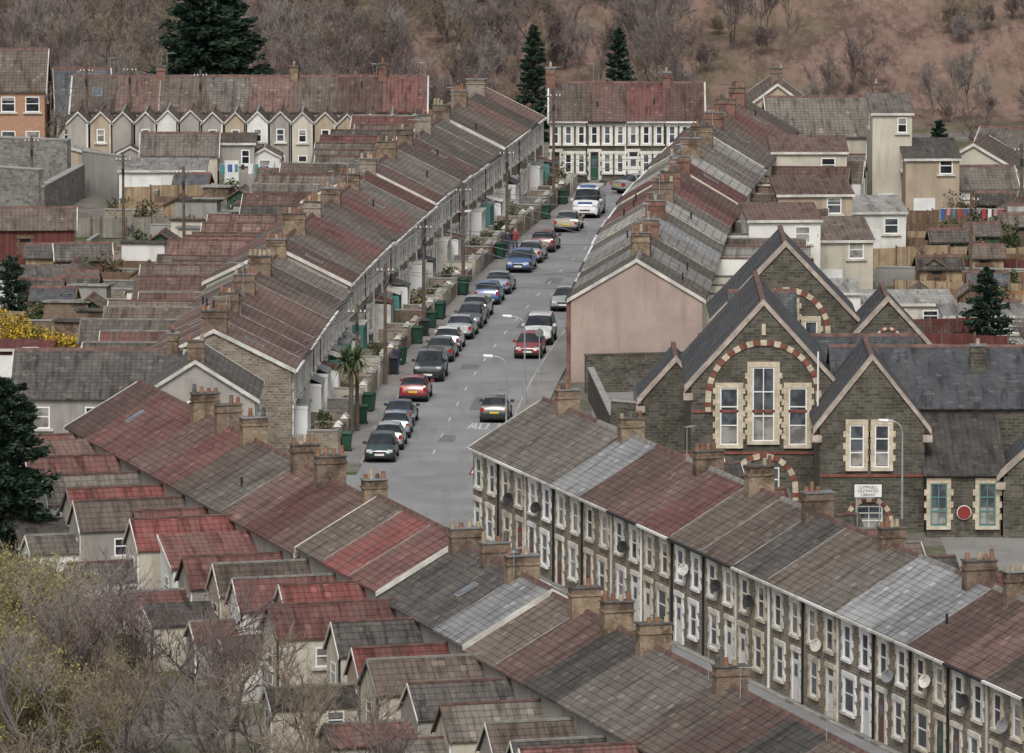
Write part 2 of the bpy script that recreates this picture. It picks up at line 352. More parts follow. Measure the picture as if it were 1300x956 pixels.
def thouse(name,loc,ang,w,hd,ze,zr,roofm,wallf,wallb,f,style='R',wg=None,ch=None,trim='quoin',ends=(0,0),aer=.3,ridge='ridge'):
    o=Obj(name,loc,ang); a=.01
    for y in (-hd,hd):
        m=wallf if (y>0)==(f>0) else wallb
        o.face('walls',[(a,y,0),(w-a,y,0),(w-a,y,ze),(a,y,ze)],m)
    sl=(zr-ze)/hd
    for x,e in ((a,ends[0]),(w-a,ends[1])):
        o.face('walls',[(x,-hd,0),(x,hd,0),(x,hd,ze),(x,0,zr),(x,-hd,ze)],e if e else wallb)
        if e:
            sx=-1 if x<w/2 else 1
            xa,xb=x+sx*.015,x+sx*.14
            for sy in (-1,1):
                o.slab('bargeboard',[(xa,sy*(hd+.24),ze-sl*.24+.12),(xb,sy*(hd+.24),ze-sl*.24+.12),(xb,0,zr+.12),(xa,0,zr+.12)],.22,'dirtywhite')
    groof_x(o,0,w,hd,ze,zr,roofm,ridge=ridge)
    if rnd.random()<.35:
        for sg in (-1,1): slope_strip(o,'party_line',w-.11,w-.005,hd,ze,zr,.04,1.03,sg,.03,'mortar')
    if rnd.random()<.10:
        sg=rnd.choice([-1,1]); u=rnd.uniform(1,w-1.6)
        slope_strip(o,'rooflight',u,u+.75,hd,ze,zr,.35,.6,sg,.06,'lead'); slope_strip(o,'rooflight',u+.08,u+.67,hd,ze,zr,.37,.58,sg,.075,'g2')
    if rnd.random()<.25:
        sg=rnd.choice([-1,1]); u=rnd.uniform(.5,w-.6); s=rnd.uniform(.3,.7)
        o.cyl('vent_pipe',u,sg*hd*s,zr+(ze-zr)*s,zr+(ze-zr)*s+.55,.06,.06,'black',6)
    W=(0,f*hd,1,0,0,f)
    tr=trim
    if style=='R':
        window(o,W,w*.24,ze-1.95,.85,1.5,tr); window(o,W,w*.74,ze-1.95,.85,1.5,tr)
        fl=rnd.random()<.5
        door(o,W,w*(.2 if fl else .78),.15,.9,2.2,rnd.choice(['d_white','d_white','d_green','d_white','d_brown','d_brown','d_red']),tr)
        window(o,W,w*(.66 if fl else .30),.75,1.25 if rnd.random()<.4 else .9,1.55,tr)
        if rnd.random()<.6: dish(o,W,w*.5,ze-1.2-rnd.random()*.8)
    elif style=='A':
        window(o,W,w*.25,ze-1.85,.95,1.4,tr); window(o,W,w*.75,ze-1.85,.95,1.4,tr)
        door(o,W,w*.22,.3,.95,2.2,rnd.choice(['d_white','d_white','d_green','d_red','d_teal','d_brown']),'white')
        ox,oy,tx,ty,nx,ny=W
        def P(u,d,z): return (ox+tx*u+nx*d,oy+ty*u+ny*d,z)
        if rnd.random()<.6:
            bm=rnd.choice(['white','white','white','dirtywhite','d_teal']); b0,b1=w*.46,w*.92
            o.wbox('bay_window',W,b0,b1,0,.85,0,.7,rnd.choice(['stone','w_white','w_cream','b_cream']))
            o.wbox('bay_window',W,b0+.04,b1-.04,.853,2.25,0,.64,'g0')
            for u in (b0,(b0*2+b1)/3-.04,(b0+2*b1)/3-.04,b1-.1): o.wbox('bay_window',W,u,u+.1,.853,2.25,0,.70,bm)
            o.wbox('bay_window',W,b0-.03,b1+.03,2.253,2.45,0,.73,bm)
            if rnd.random()<.5: o.slab('bay_window',[P(b0-.05,.78,2.5),P(b1+.05,.78,2.5),P(b1,0,2.85),P(b0,0,2.85)],.05,rnd.choice(['r_slate','lead','lead']))
            else: o.wbox('bay_window',W,b0-.05,b1+.05,2.453,2.53,0,.78,rnd.choice(['lead','dirtywhite']))
        else:
            window(o,W,w*.70,.85,1.5,1.45,tr)
        if rnd.random()<.35:
            pm=rnd.choice(['white','white','dirtywhite','d_teal'])
            for u in (w*.22-.65,w*.22+.57): o.wbox('porch',W,u,u+.08,0,2.35,1.0,1.08,pm)
            o.slab('porch',[P(w*.22-.75,1.15,2.4),P(w*.22+.75,1.15,2.4),P(w*.22+.75,0,2.75),P(w*.22-.75,0,2.75)],.07,rnd.choice(['r_red','r_slate','lead','dirtywhite']))
            for u in (w*.22-.65,w*.22+.61): o.wbox('porch',W,u,u+.04,0,2.3,.05,1.0,pm)
    elif style=='F':
        for k in range(3): window(o,W,w*(k+.5)/3,ze-1.75,.5,1.35,tr,blocks=False,gl=rnd.choice(['g0','g2']))
        door(o,W,w*.17,.15,.6,2.1,rnd.choice(['d_white','d_green','d_brown']),tr)
        for k in (1,2): window(o,W,w*(k+.5)/3,.7,.5,1.4,tr,blocks=False,gl=rnd.choice(['g0','g2']))
    pm=rnd.choice(['black','white','white','dirtywhite','black'])
    if style!='N':
        o.wbox('gutter',W,0.01,w-.01,ze-.16,ze-.05,.24,.36,rnd.choice(['black','white','dirtywhite']))
        o.wbox('gutter',W,w-.14,w-.05,0,ze-.16,.02,.11,pm)
    if wg:
        fb=-f
        for (x0,x1,L,zwe,zwr,rm,wm,mono) in wg:
            wing(o,x0,x1,fb*(hd-1.2 if zwr<ze+.4 else hd-2.0),fb*(hd+L),zwe,zwr,rm,wm,True,mono,bm='dirtywhite' if style=='N' else None)
    if ch:
        for (cx,mt,n) in ch: chimney(o,cx,0,zr-.5,zr+rnd.uniform(.8,1.2),rnd.uniform(.55,.7),rnd.uniform(1.05,1.45),mt,n)
    if rnd.random()<aer: aerial(o,rnd.choice([.4,w-.5]),rnd.uniform(-.5,.5),zr)
    return o.finish()
# ------------------------------------------------------------------ polylines
def catmull(P,n=12):
    out=[];Q=[P[0]]+P+[P[-1]]
    for i in range(1,len(Q)-2):
        p0,p1,p2,p3=[Vector(q) for q in Q[i-1:i+3]]
        for k in range(n):
            t=k/n; out.append(.5*((2*p1)+(p2-p0)*t+(2*p0-5*p1+4*p2-p3)*t*t+(3*p1-p0-3*p2+p3)*t**3))
    out.append(Vector(P[-1])); return out
class Path:
    def __init__(s,P,n=12):
        s.p=catmull(P,n); s.c=[0]
        for i in range(1,len(s.p)): s.c.append(s.c[-1]+(s.p[i]-s.p[i-1]).length)
        s.L=s.c[-1]
    def at(s,d):
        d=max(0,min(s.L-1e-4,d)); i=0
        while s.c[i+1]<d: i+=1
        t=(d-s.c[i])/(s.c[i+1]-s.c[i]); return s.p[i].lerp(s.p[i+1],t),(s.p[i+1]-s.p[i]).normalized()
    def aty(s,y):
        for i in range(len(s.p)-1):
            a,b=s.p[i],s.p[i+1]
            if min(a.y,b.y)<=y<=max(a.y,b.y) and a.y!=b.y:
                t=(y-a.y)/(b.y-a.y); return a.lerp(b,t),(b-a).normalized()
        return s.p[-1],(s.p[-1]-s.p[-2]).normalized()
    def dy(s,y):
        for i in range(len(s.p)-1):
            a,b=s.p[i],s.p[i+1]
            if min(a.y,b.y)<=y<=max(a.y,b.y) and a.y!=b.y: return s.c[i]+(s.c[i+1]-s.c[i])*(y-a.y)/(b.y-a.y)
        return s.L
def ribbon(name,path,o0,o1,z,mat,thick=0,step=2.0,d0=0,d1=None,kerb=None):
    d1=path.L if d1 is None else d1; o=Obj(name); n=max(2,int((d1-d0)/step)); prev=None
    for i in range(n+1):
        p,t=path.at(d0+(d1-d0)*i/n); r=Vector((t.y,-t.x))
        cur=(p+r*o0,p+r*o1,p+r*(kerb[0]) if kerb else None,p+r*kerb[1] if kerb else None)
        if prev:
            q=[(*prev[0],z),(*prev[1],z),(*cur[1],z),(*cur[0],z)]
            if thick: o.slab('surface',q,thick,mat)
            else: o.face('surface',q,mat)
            if kerb: o.slab('kerb',[(*prev[2],z+.004),(*prev[3],z+.004),(*cur[3],z+.004),(*cur[2],z+.004)],thick,'kerb')
        prev=cur
    return o.finish()
# ------------------------------------------------------------------ terrain
def hz(x,y):
    if y<285:
        return 56*(1-y/285) if y>0 else 56-y*.15
    if y<640: return 0.0
    d=y-640
    k=max(0,min(1,(x+10)/40)); s=.08+.10*k
    z=d*s
    if d>60: z+=(d-60)*.12
    z+=min(d/30,1)*(noise.noise(Vector((x*.03,y*.03,0)))*1.6)
    if d>200: z+=noise.noise(Vector((x*.006,y*.006,3)))*min((d-200)*.15,40)
    return z
def gmat():
    m,nt,b=newmat('valley_ground',.95,.15)
    p=wpos(nt); s=nd(nt,'ShaderNodeSeparateXYZ',{0:p})
    n1=nz(nt,.09,5); n2=nz(nt,.6,5,None,.65); n3=nz(nt,4,3)
    yard=mixc(nt,smooth(nt,n2,.35,.65),(.12,.108,.09),(.20,.19,.17))
    grass=mixc(nt,smooth(nt,n3,.3,.7),(.055,.07,.03),(.11,.12,.055))
    town=mixc(nt,smooth(nt,n1,.46,.56),yard,grass)
    sc=nd(nt,'ShaderNodeMapping',{0:p,3:(.45,.10,.1)}).outputs[0]
    n4=nz(nt,1.0,6,sc,.72)
    br=mixc(nt,smooth(nt,n4,.40,.60),(.105,.068,.054),(.215,.142,.115))
    n5=nz(nt,2.2,4,nd(nt,'ShaderNodeMapping',{0:p,3:(1,.3,1)}).outputs[0],.7)
    br=mixc(nt,mth(nt,'MULTIPLY',smooth(nt,n5,.5,.66),.55),br,(.26,.195,.155))
    br=mixc(nt,mth(nt,'MULTIPLY',smooth(nt,n1,.50,.62),.45),br,(.12,.108,.065))
    far=smooth(nt,s.outputs[1],612,632)
    near=mth(nt,'SUBTRACT',1.0,smooth(nt,s.outputs[1],275,292))
    c=mixc(nt,far,town,br); c=mixc(nt,near,c,mixc(nt,.5,grass,br))
    nt.links.new(c,b.inputs['Base Color']); bump(nt,b,n2,.5,.3)
    return m
M['ground']=gmat()
def build_ground():
    xs=[-1500,-900,-500,-300,-200,-140,-100]+[-80+i*5 for i in range(33)]+[100,140,200,300,500,900,1500]
    ys=[-400,-100,0,60,120,180,240,285,300,400,500,600,625,640]+[640+5*i for i in range(1,25)]+[780,820,880,950,1050,1200,1400,1700,2100,2600,3200]
    V=[(x,y,hz(x,y)) for y in ys for x in xs]; nx=len(xs)
    F=[(j*nx+i,j*nx+i+1,(j+1)*nx+i+1,(j+1)*nx+i) for j in range(len(ys)-1) for i in range(nx-1)]
    ob=bpy.data.objects.new('ground',mk_mesh('ground',V,F,[0]*len(F),[M['ground']],uv=False)); COL.objects.link(ob)
build_ground()
def asphalt(name,c):
    m,nt,b=newmat(name,.85,.3)
    n1=nz(nt,.25,4); n2=nz(nt,30,2)
    col=mixc(nt,smooth(nt,n1,.35,.65),dk(c,.88),dk(c,1.12)); col=mixc(nt,mth(nt,'MULTIPLY',n2,.2),col,dk(c,1.4))
    pt=nz(nt,.13,2); col=mixc(nt,mth(nt,'MULTIPLY',smooth(nt,pt,.57,.59),.3),col,dk(c,.7))
    st=nz(nt,1.0,3,nd(nt,'ShaderNodeMapping',{0:wpos(nt),3:(1.3,.12,1)}).outputs[0])
    col=mixc(nt,mth(nt,'MULTIPLY',smooth(nt,st,.5,.68),.3),col,dk(c,.65))
    nt.links.new(col,b.inputs['Base Color']); return m
M['asphalt']=asphalt('road_asphalt',(.225,.225,.23)); M['pave']=asphalt('pavement_tarmac',(.22,.21,.20))
M['kerb']=simple('kerbstone',(.36,.35,.32),.9,.2,1); M['mark']=simple('road_paint',(.55,.55,.53),.7,.2,3,stainamt=.4)
M['grass']=simple('garden_grass',(.075,.095,.04),.95,.35,3); M['paving']=simple('garden_paving',(.27,.25,.225),.9,.3,2); M['soil']=simple('garden_soil',(.12,.085,.06),.95,.3,2)
FA=Path([(-12.9,416),(-12.2,428),(-9.7,468),(-4.7,518),(2.3,575),(5.5,600)])
FM=Path([(1.9,440),(3.5,460),(7.0,510),(12.6,562),(14.6,580)])
RC=Path([(26.6,285),(14.9,324),(5,357),(-3.9,386),(-5.7,396),(-5.4,408),(-4.6,424),(-1.9,468),(3.1,518),(9.4,566),(10.6,577),(12,610)])
HW=3.6
ribbon('road',RC,-HW,HW,.02,'asphalt',0,1.5)
ribbon('pavement',RC,-HW-1.7,-HW-.12,.12,'pave',.12,1.5,RC.dy(424),RC.dy(571),kerb=(-HW-.12,-HW))
ribbon('pavement',RC,HW+.12,HW+1.7,.12,'pave',.12,1.5,RC.dy(400),RC.dy(566),kerb=(HW,HW+.12))
ribbon('pavement',RC,-HW-1.6,-HW-.12,.12,'pave',.12,1.5,0,RC.dy(406),kerb=(-HW-.12,-HW))
ribbon('pavement',RC,HW+.12,HW+1.2,.12,'pave',.12,1.5,0,RC.dy(398),kerb=(HW,HW+.12))
SR=Path([(-60,409),(-30,411),(-7,417)])
ribbon('side_road',SR,-3,3,.012,'asphalt')
FR=Path([(-45,574),(0,573.5),(12,573),(45,572)])
ribbon('cross_road',FR,-3,3,.012,'asphalt')
mk=Obj('road_markings')
d=RC.dy(428)
while d<RC.dy(566):
    p,t=RC.at(d); r=Vector((t.y,-t.x)); q=p+t*1.8
    mk.face('dash',[(*(p-r*.04),.026),(*(p+r*.04),.026),(*(q+r*.04),.026),(*(q-r*.04),.026)],'mark'); d+=7
L={'S':[((1,0),(0,0)),((0,0),(0,.5)),((0,.5),(1,.5)),((1,.5),(1,1)),((1,1),(0,1))],'L':[((0,1),(0,0)),((0,0),(1,0))],'O':[((0,0),(1,0)),((1,0),(1,1)),((1,1),(0,1)),((0,1),(0,0))],'W':[((0,1),(.25,0)),((.25,0),(.5,.8)),((.5,.8),(.75,0)),((.75,0),(1,1))]}
def road_word(word,cx,cy,rot,w=.42,h=2.4,gap=.2):
    x=-len(word)*(w+gap)/2
    for ch in word:
        for i,(a,b) in enumerate(L[ch]):
            a=Vector((x+a[0]*w,a[1]*h)); b=Vector((x+b[0]*w,b[1]*h)); t=(b-a).normalized(); hor=abs(t.x)>abs(t.y)
            r=Vector((t.y,-t.x)); wd=.14 if hor else .055
            pts=[a-t*.03-r*wd,a-t*.03+r*wd,b+t*.03+r*wd,b+t*.03-r*wd]
            c,s=math.cos(rot),math.sin(rot)
            mk.face('slow_lettering',[(cx+p.x*c-p.y*s,cy+p.x*s+p.y*c,.030+.002*(i%2)) for p in pts],'mark')
        x+=w+gap
road_word('SLOW',-1.3,441,math.radians(176))
# tarmac reinstatement patches and drain covers
M['patch']=asphalt('tarmac_patch',(.15,.15,.155))
for (y,off,wd,ln) in ((433,.4,.9,3),(447,1.2,.7,6),(466,-.6,1.1,2.4),(487,.8,.8,9),(512,.2,1.0,3),(536,.9,.8,5),(456,2.2,.5,.6),(492,2.9,.5,.5)):
    p,t=RC.aty(y); r=Vector((t.y,-t.x)); p=p+r*off
    mk.face('patch',[(*(p-r*wd/2),.023),(*(p+r*wd/2),.023),(*(p+r*wd/2+t*ln),.023),(*(p-r*wd/2+t*ln),.023)],'patch')
mk.finish()
# ------------------------------------------------------------------ ROW A (left of the street)
secs=[0]*8+[.5]*5+[.35]*5+[.5]*4+[.4]*4+[.6]*6
roofA=['r_redbrown','r_redbrown','r_redbrown','r_redbrown','r_redbrown','r_brown','r_brown','r_greybrown','r_redbrown','r_greybrown','r_redbrown','r_red','r_greybrown','r_brown','r_red','r_redbrown','r_greybrown','r_red','r_redbrown','r_greybrown','r_greybrown','r_brown','r_redbrown','r_greybrown','r_brown','r_greybrown','r_greybrown','r_brown','r_redbrown','r_brown']
d=FA.dy(428); w=4.75; i=0; HDA=4.3
A_slots=[]
while FA.at(d+w)[0].y<577:
    a,_=FA.at(d); b,_=FA.at(d+w); t=(b-a).normalized(); wd=(b-a).length; perp=Vector((-t.y,t.x))
    c=a+perp*HDA; dz=secs[min(i,len(secs)-1)]
    rm=roofA[i%len(roofA)]
    Lw=rnd.uniform(3.4,5.3)
    wr=rnd.choice(['r_brown','r_redbrown','r_greybrown','r_dark','r_brown','r_redbrown','r_greybrown','r_red'])
    hz_=rnd.uniform(-.3,.25)
    wg=[(.25,rnd.uniform(3.0,3.6),Lw,3.9+dz*.5+hz_,5.0+dz*.5+hz_,wr,rnd.choice(['w_grey','w_cream','stone','w_tan','w_white']),False)]
    if rnd.random()<.5: wg.append((.9,3.2,Lw+rnd.uniform(1.5,3),2.2,2.8,rnd.choice(['r_greybrown','r_lightgrey','r_dark']),rnd.choice(['w_grey','w_cream','w_white']),rnd.random()<.5))
    ch=[(wd-.02 if i%2 else .35,rnd.choice(['b_buff','stone','b_buff','b_brown']),5)] if (i%2 or i<3) else None
    thouse('terraced_house',(c.x,c.y,0),math.atan2(t.y,t.x),wd,HDA,4.75+dz,6.85+dz,rm,'stone','w_grey',-1,'A',wg,ch,ends=('stone' if i==0 else ('w_grey' if secs[i]>secs[i-1] else 0),'stone' if FA.at(d+2*w)[0].y>=577 else 0),ridge=rnd.choice(['ridge','ridge','ridgeg']))
    A_slots.append((a,t,perp,wd)); d+=w; i+=1
M['hedge']=simple('hedge_leaf',(.045,.07,.03),.9,.5,6); M['hedge2']=simple('hedge_leaf_light',(.095,.12,.045),.9,.4,6)
M['leafbrown']=simple('dead_leaf_brown',(.16,.115,.08),.9,.4,6)
def leaf_cloud(name,loc,rx,ry,rz,n,s,mats,seed=0,lumps=7):
    r=random.Random(seed); V=[];F=[];MI=[]
    cl=[(Vector((r.uniform(-.55,.55)*rx,r.uniform(-.55,.55)*ry,rz*(.35+r.random()*.9))),r.uniform(.4,.65)) for _ in range(lumps)]
    for k in range(n):
        c,q=r.choice(cl); d=Vector((r.gauss(0,1),r.gauss(0,1),r.gauss(0,1))).normalized()*(r.random()**.35)*q
        p=c+Vector((d.x*rx,d.y*ry,d.z*rz))
        if p.z<.02: p.z=abs(p.z)+.02
        a=Vector((r.gauss(0,1),r.gauss(0,1),r.gauss(0,1))).normalized(); b=a.cross(Vector((r.gauss(0,1),r.gauss(0,1),r.gauss(0,1)))).normalized()
        ss=s*r.uniform(.6,1.3); o=len(V)
        V+= [tuple(p-a*ss),tuple(p+b*ss*.6),tuple(p+a*ss),tuple(p-b*ss*.6)]; F.append((o,o+1,o+2,o+3)); MI.append(r.randrange(len(mats)))
    o=len(V); V+=[(-.05,0,0),(.05,0,0),(0,.05,0),(0,0,rz)]; F+=[(o,o+1,o+3),(o+1,o+2,o+3),(o+2,o,o+3)]; MI+=[len(mats)]*3
    ob=bpy.data.objects.new(name,mk_mesh(name,V,F,MI,[M[m] for m in mats]+[M['wood']],uv=False)); COL.objects.link(ob); ob.location=loc
    return ob
def wheelie_bin(x,y,ang,mat='binG',z=.12):
    o=Obj('wheelie_bin',(x,y,z),ang)
    o.hexa('body',[(-.22,-.24,.08),(.22,-.24,.08),(.22,.24,.08),(-.22,.24,.08)],[(-.28,-.34,1.0),(.28,-.34,1.0),(.28,.30,1.0),(-.28,.30,1.0)],mat)
    o.hexa('lid',[(-.30,-.38,1.003),(.30,-.38,1.003),(.30,.34,1.003),(-.30,.34,1.003)],[(-.26,-.32,1.07),(.26,-.32,1.07),(.26,.30,1.13),(-.26,.30,1.13)],mat)
    o.tube('handle',(-.25,.38,1.0),(.25,.38,1.0),.02,.02,mat)
    for s in (-1,1): o.tube('wheel',(s*.2,.26,.1),(s*.28,.26,.1),.1,.1,'black',10)
    o.finish(single=True)
M['binG']=simple('bin_green_plastic',(.02,.065,.04),.5,.1); M['binK']=simple('bin_black_plastic',(.02,.02,.022),.5,.1)
for k,(a,t,perp,wd) in enumerate(A_slots):
    r=-perp
    o=Obj('garden_wall',(a.x,a.y,0),math.atan2(t.y,t.x))
    wm=rnd.choice(['stone','stone_grey','stone','stone','b_brown','w_cream']); h=rnd.uniform(.9,1.25)
    o.box('wall',.0,.24,-2.6,-.85,0,h+.15,wm); o.box('wall',-.03,.27,-2.6,-.85,h+.153,h+.22,'concrete')
    o.box('wall',1.7,wd,-2.62,-2.38,0,h,wm); o.box('wall',1.65,wd,-2.66,-2.34,h+.003,h+.08,rnd.choice(['concrete','soot','stone','concrete']))
    for x in (.42,1.5):
        cm=rnd.choice(['dirtywhite','concrete','concrete'])
        o.box('gate_pillar',x-.18,x+.18,-2.68,-2.32,0,h+.35,wm); o.hexa('gate_pillar',[(x-.23,-2.73,h+.353),(x+.23,-2.73,h+.353),(x+.23,-2.27,h+.353),(x-.23,-2.27,h+.353)],[(x-.05,-2.55,h+.55),(x+.05,-2.55,h+.55),(x+.05,-2.45,h+.55),(x-.05,-2.45,h+.55)],cm)
    gm=rnd.choice(['black','white','d_green'])
    for q in range(5): o.box('gate',.64+q*.17,.68+q*.17,-2.51,-2.48,.1,1.0,gm)
    o.box('gate',.6,1.34,-2.52,-2.47,.85,.9,gm)
    o.box('path',.3,1.6,-2.6,-.2,0,.03,'paving'); o.box('bed',1.7,wd-.02,-2.35,-.75,0,.2,rnd.choice(['paving','soil','grass']))
    o.finish()
    if rnd.random()<.7:
        p=a+t*rnd.uniform(2.2,3.8)+r*rnd.uniform(1.2,2.0)
        leaf_cloud('garden_shrub',(p.x,p.y,.1),.65,.65,rnd.uniform(.5,1.3),420,.10,rnd.choice([['hedge','hedge2'],['hedge','hedge'],['hedge2','leafbrown']]),seed=k)
    if rnd.random()<.35:
        p=a+t*rnd.uniform(.5,4)+r*(3.0); wheelie_bin(p.x,p.y,rnd.uniform(-.4,.4)+math.atan2(t.y,t.x)+math.pi/2,'binG' if rnd.random()<.75 else 'binK')
        if rnd.random()<.35: p=p+t*.75; wheelie_bin(p.x,p.y,math.atan2(t.y,t.x)+math.pi/2,'binK')
# ------------------------------------------------------------------ ROW M (right of the street)
roofM=['r_greybrown','r_lightgrey','r_greybrown','r_lightgrey','r_grey','r_greybrown','r_lightgrey','r_greybrown','r_red','r_red','r_redbrown','r_red','r_lightgrey','r_greybrown','r_greybrown','r_lightgrey','r_greybrown','r_brown','r_redbrown','r_red','r_redbrown','r_brown']
d=FM.dy(460); i=0; HDM=3.9; w=4.75
while FM.at(d+w)[0].y<568:
    a,_=FM.at(d); b,_=FM.at(d+w); t=(b-a).normalized(); wd=(b-a).length; perp=Vector((-t.y,t.x)); c=a-perp*HDM
    wg=None
    if i>4:
        Lw=rnd.uniform(3.5,6.0)
        wg=[(.3,3.5,Lw,3.6,4.8,rnd.choice(['r_brown','r_redbrown','r_lightgrey','r_greybrown']),rnd.choice(['w_cream','w_white','w_tan','w_cream']),rnd.random()<.5)]
    elif i>0:
        wg=[(.3,3.3,2.5,3.0,4.2,'r_lightgrey','w_cream',True)]
    ch=[(wd-.02 if i%2==0 else .35,rnd.choice(['b_red','b_red','b_buff']),5)] if i%2==0 or i==1 else None
    dz=[0,0,.0,.15,.15,.15,.3,.3,.3,.15,.15,.4,.4,.4,.3,.3,.5,.5,.5,.4,.4,.4,.4][i]
    thouse('terraced_house',(c.x,c.y,0),math.atan2(t.y,t.x),wd,HDM,5.0+dz,7.3+dz,roofM[i%len(roofM)],'stone','w_cream',1,'A' if i>2 else 'R',wg,ch,ends=('w_pink' if i==0 else 0,0),aer=.3,ridge='ridgeg')
    d+=w; i+=1
p,t=FM.aty(460.2)
o=Obj('brick_quoin_pier',(p.x,p.y,0),math.atan2(t.y,t.x))
o.box('red_brick_quoin',-.09,.3,-.1,.28,0,4.8,'b_red')
o.finish()
# ------------------------------------------------------------------ ROW R (right foreground)
Rd=Vector((.288,-.9577)).normalized(); Rp=Vector((-Rd.y,Rd.x))
seqR=['r_greybrown','r_greybrown','r_greybrown','r_grey','r_redbrown','r_redbrown','r_red','r_brown','r_brown','r_dark','r_brown','r_greybrown','r_grey','r_grey','r_redbrown','r_redbrown','r_brown','r_greybrown','r_red','r_brown','r_slate','r_brown','r_brown','r_red','r_brown']
chR={0:.9,3:.1,5:.7,7:.3,9:0.05,11:.2,13:.6,14:.6,16:.5,18:.2,20:.4}
for i in range(23):
    w=4.75; s=Vector((1.6,395.0))+Rd*(i*w)
    wg=[(.4,3.3,rnd.uniform(3.5,5.2),3.3,4.5,rnd.choice(['r_brown','r_red','r_redbrown','r_dark']),rnd.choice(['w_cream','w_white','w_tan']),False)]
    ch=[(.1+chR[i]*4.5,'b_buff',5)] if i in chR else None
    thouse('terraced_house',(s.x,s.y,0),math.atan2(Rd.y,Rd.x),w,3.75,5.05,7.25,seqR[i],'stone','w_cream',-1,'R',wg,ch,ends=('stone' if i==0 else 0,'stone' if i==22 else 0),trim=['quoin','cream','white','quoin','cream'][i%5],aer=.25,ridge=rnd.choice(['ridge','ridgeg']))
# ------------------------------------------------------------------ ROW L (left foreground)
Ld=Vector((.281,-.9597)).normalized(); Lp=Vector((-Ld.y,Ld.x))
seqL=['r_redbrown','r_red','r_red','r_redbrown','r_red','r_brown','r_greybrown','r_redbrown','r_red','r_redbrown','r_brown','r_bright','r_red','r_dark','r_dark','r_grey','r_brown','r_redbrown','r_dark','r_greybrown','r_greybrown','r_brown','r_redbrown','r_dark','r_brown']
wgL=['r_red','r_redbrown','r_red','r_greybrown','r_bright','r_brown','r_red','r_bright','r_red','r_red','r_brown','r_red','r_bright','r_red','r_dark','r_bright','r_brown','r_dark','r_greybrown','r_brown','r_dark','r_red']
chL={3:0,4:0,5:0.1,7:.2,8:.2,9:.95,13:.1,14:.1,15:0,17:0,18:0,19:0.1,21:.3}
for i in range(25):
    w=4.7; off=.35 if i>=10 else 0; s=Vector((-19.5,404.6))+Ld*(i*w+off)
    dz=.35 if i>=10 else 0
    if 13<=i: dz=.1
    if 16<=i: dz=-.1
    q=rnd.uniform(-.45,.2); x1=rnd.uniform(2.7,3.5)
    wg=[(.35,x1,rnd.uniform(3.4,5.6),3.5+dz+q,4.7+dz+q,wgL[i%len(wgL)],rnd.choice(['w_cream','w_white','w_grey','w_tan','w_cream','stone']),rnd.random()<.15)]
    if rnd.random()<.6: wg.append((.6,x1-.3,rnd.uniform(6.5,8.4),2.1,2.8,rnd.choice(['r_greybrown','r_brown','r_red','r_dark']),rnd.choice(['w_cream','w_white','w_grey']),rnd.random()<.4))
    ch=[(.1+chL[i]*4.4,'b_buff',4)] if i in chL else None
    thouse('terraced_house',(s.x,s.y,0),math.atan2(Ld.y,Ld.x),w,3.8,4.8+dz,6.95+dz,seqL[i],'stone','w_grey',1,'R',wg,ch,ends=('w_grey' if i in (0,10) else 0,'w_grey' if i in (9,24,12,15) else 0),aer=.35)
# ------------------------------------------------------------------ FAR TERRACES
for i in range(8):
    w=3.35; wl=rnd.choice(['w_cream','w_white','w_grey','w_tan','w_cream'])
    q=rnd.uniform(-.2,.15)
    wg=[(.04,1.60,4.5,4.5+q,5.25+q,rnd.choice(['r_brown','r_dark']),wl,False),(1.74,3.3,4.5,4.5+q,5.25+q,'r_brown',rnd.choice([wl,'w_grey','w_tan']),False)]
    if rnd.random()<.6: wg.append((.3,2.6,rnd.uniform(6,8),2.2,2.8,rnd.choice(['r_lightgrey','r_dark','r_brown']),rnd.choice(['w_grey','w_tan','w_white']),rnd.random()<.5))
    thouse('stone_terrace_house',(-4.2+i*w-29.0,588,0),0.0,w,4.0,4.9,7.1,['r_brown','r_redbrown','r_brown','r_greybrown','r_redbrown','r_brown','r_redbrown','r_red'][i],'stone','w_cream',1,'N',
      wg,[(w-.02,rnd.choice(['b_red','b_buff']),4)] if i in(1,4,6) else None,ends=('w_grey' if i==0 else 0,'w_grey' if i==7 else 0),aer=.3)
for i in range(4):
    w=2.9
    thouse('stone_terrace_house',(2.8+i*w,583.5,0),-.01,w,4.0,4.6,7.0,['r_brown','r_redbrown','r_red','r_redbrown'][i],'stone_dark','w_cream',-1,'F',None,[(.1,'b_red',4)] if i in (0,3) else None,ends=('b_red' if i==0 else 0,'w_cream' if i==3 else 0),trim='quoin')
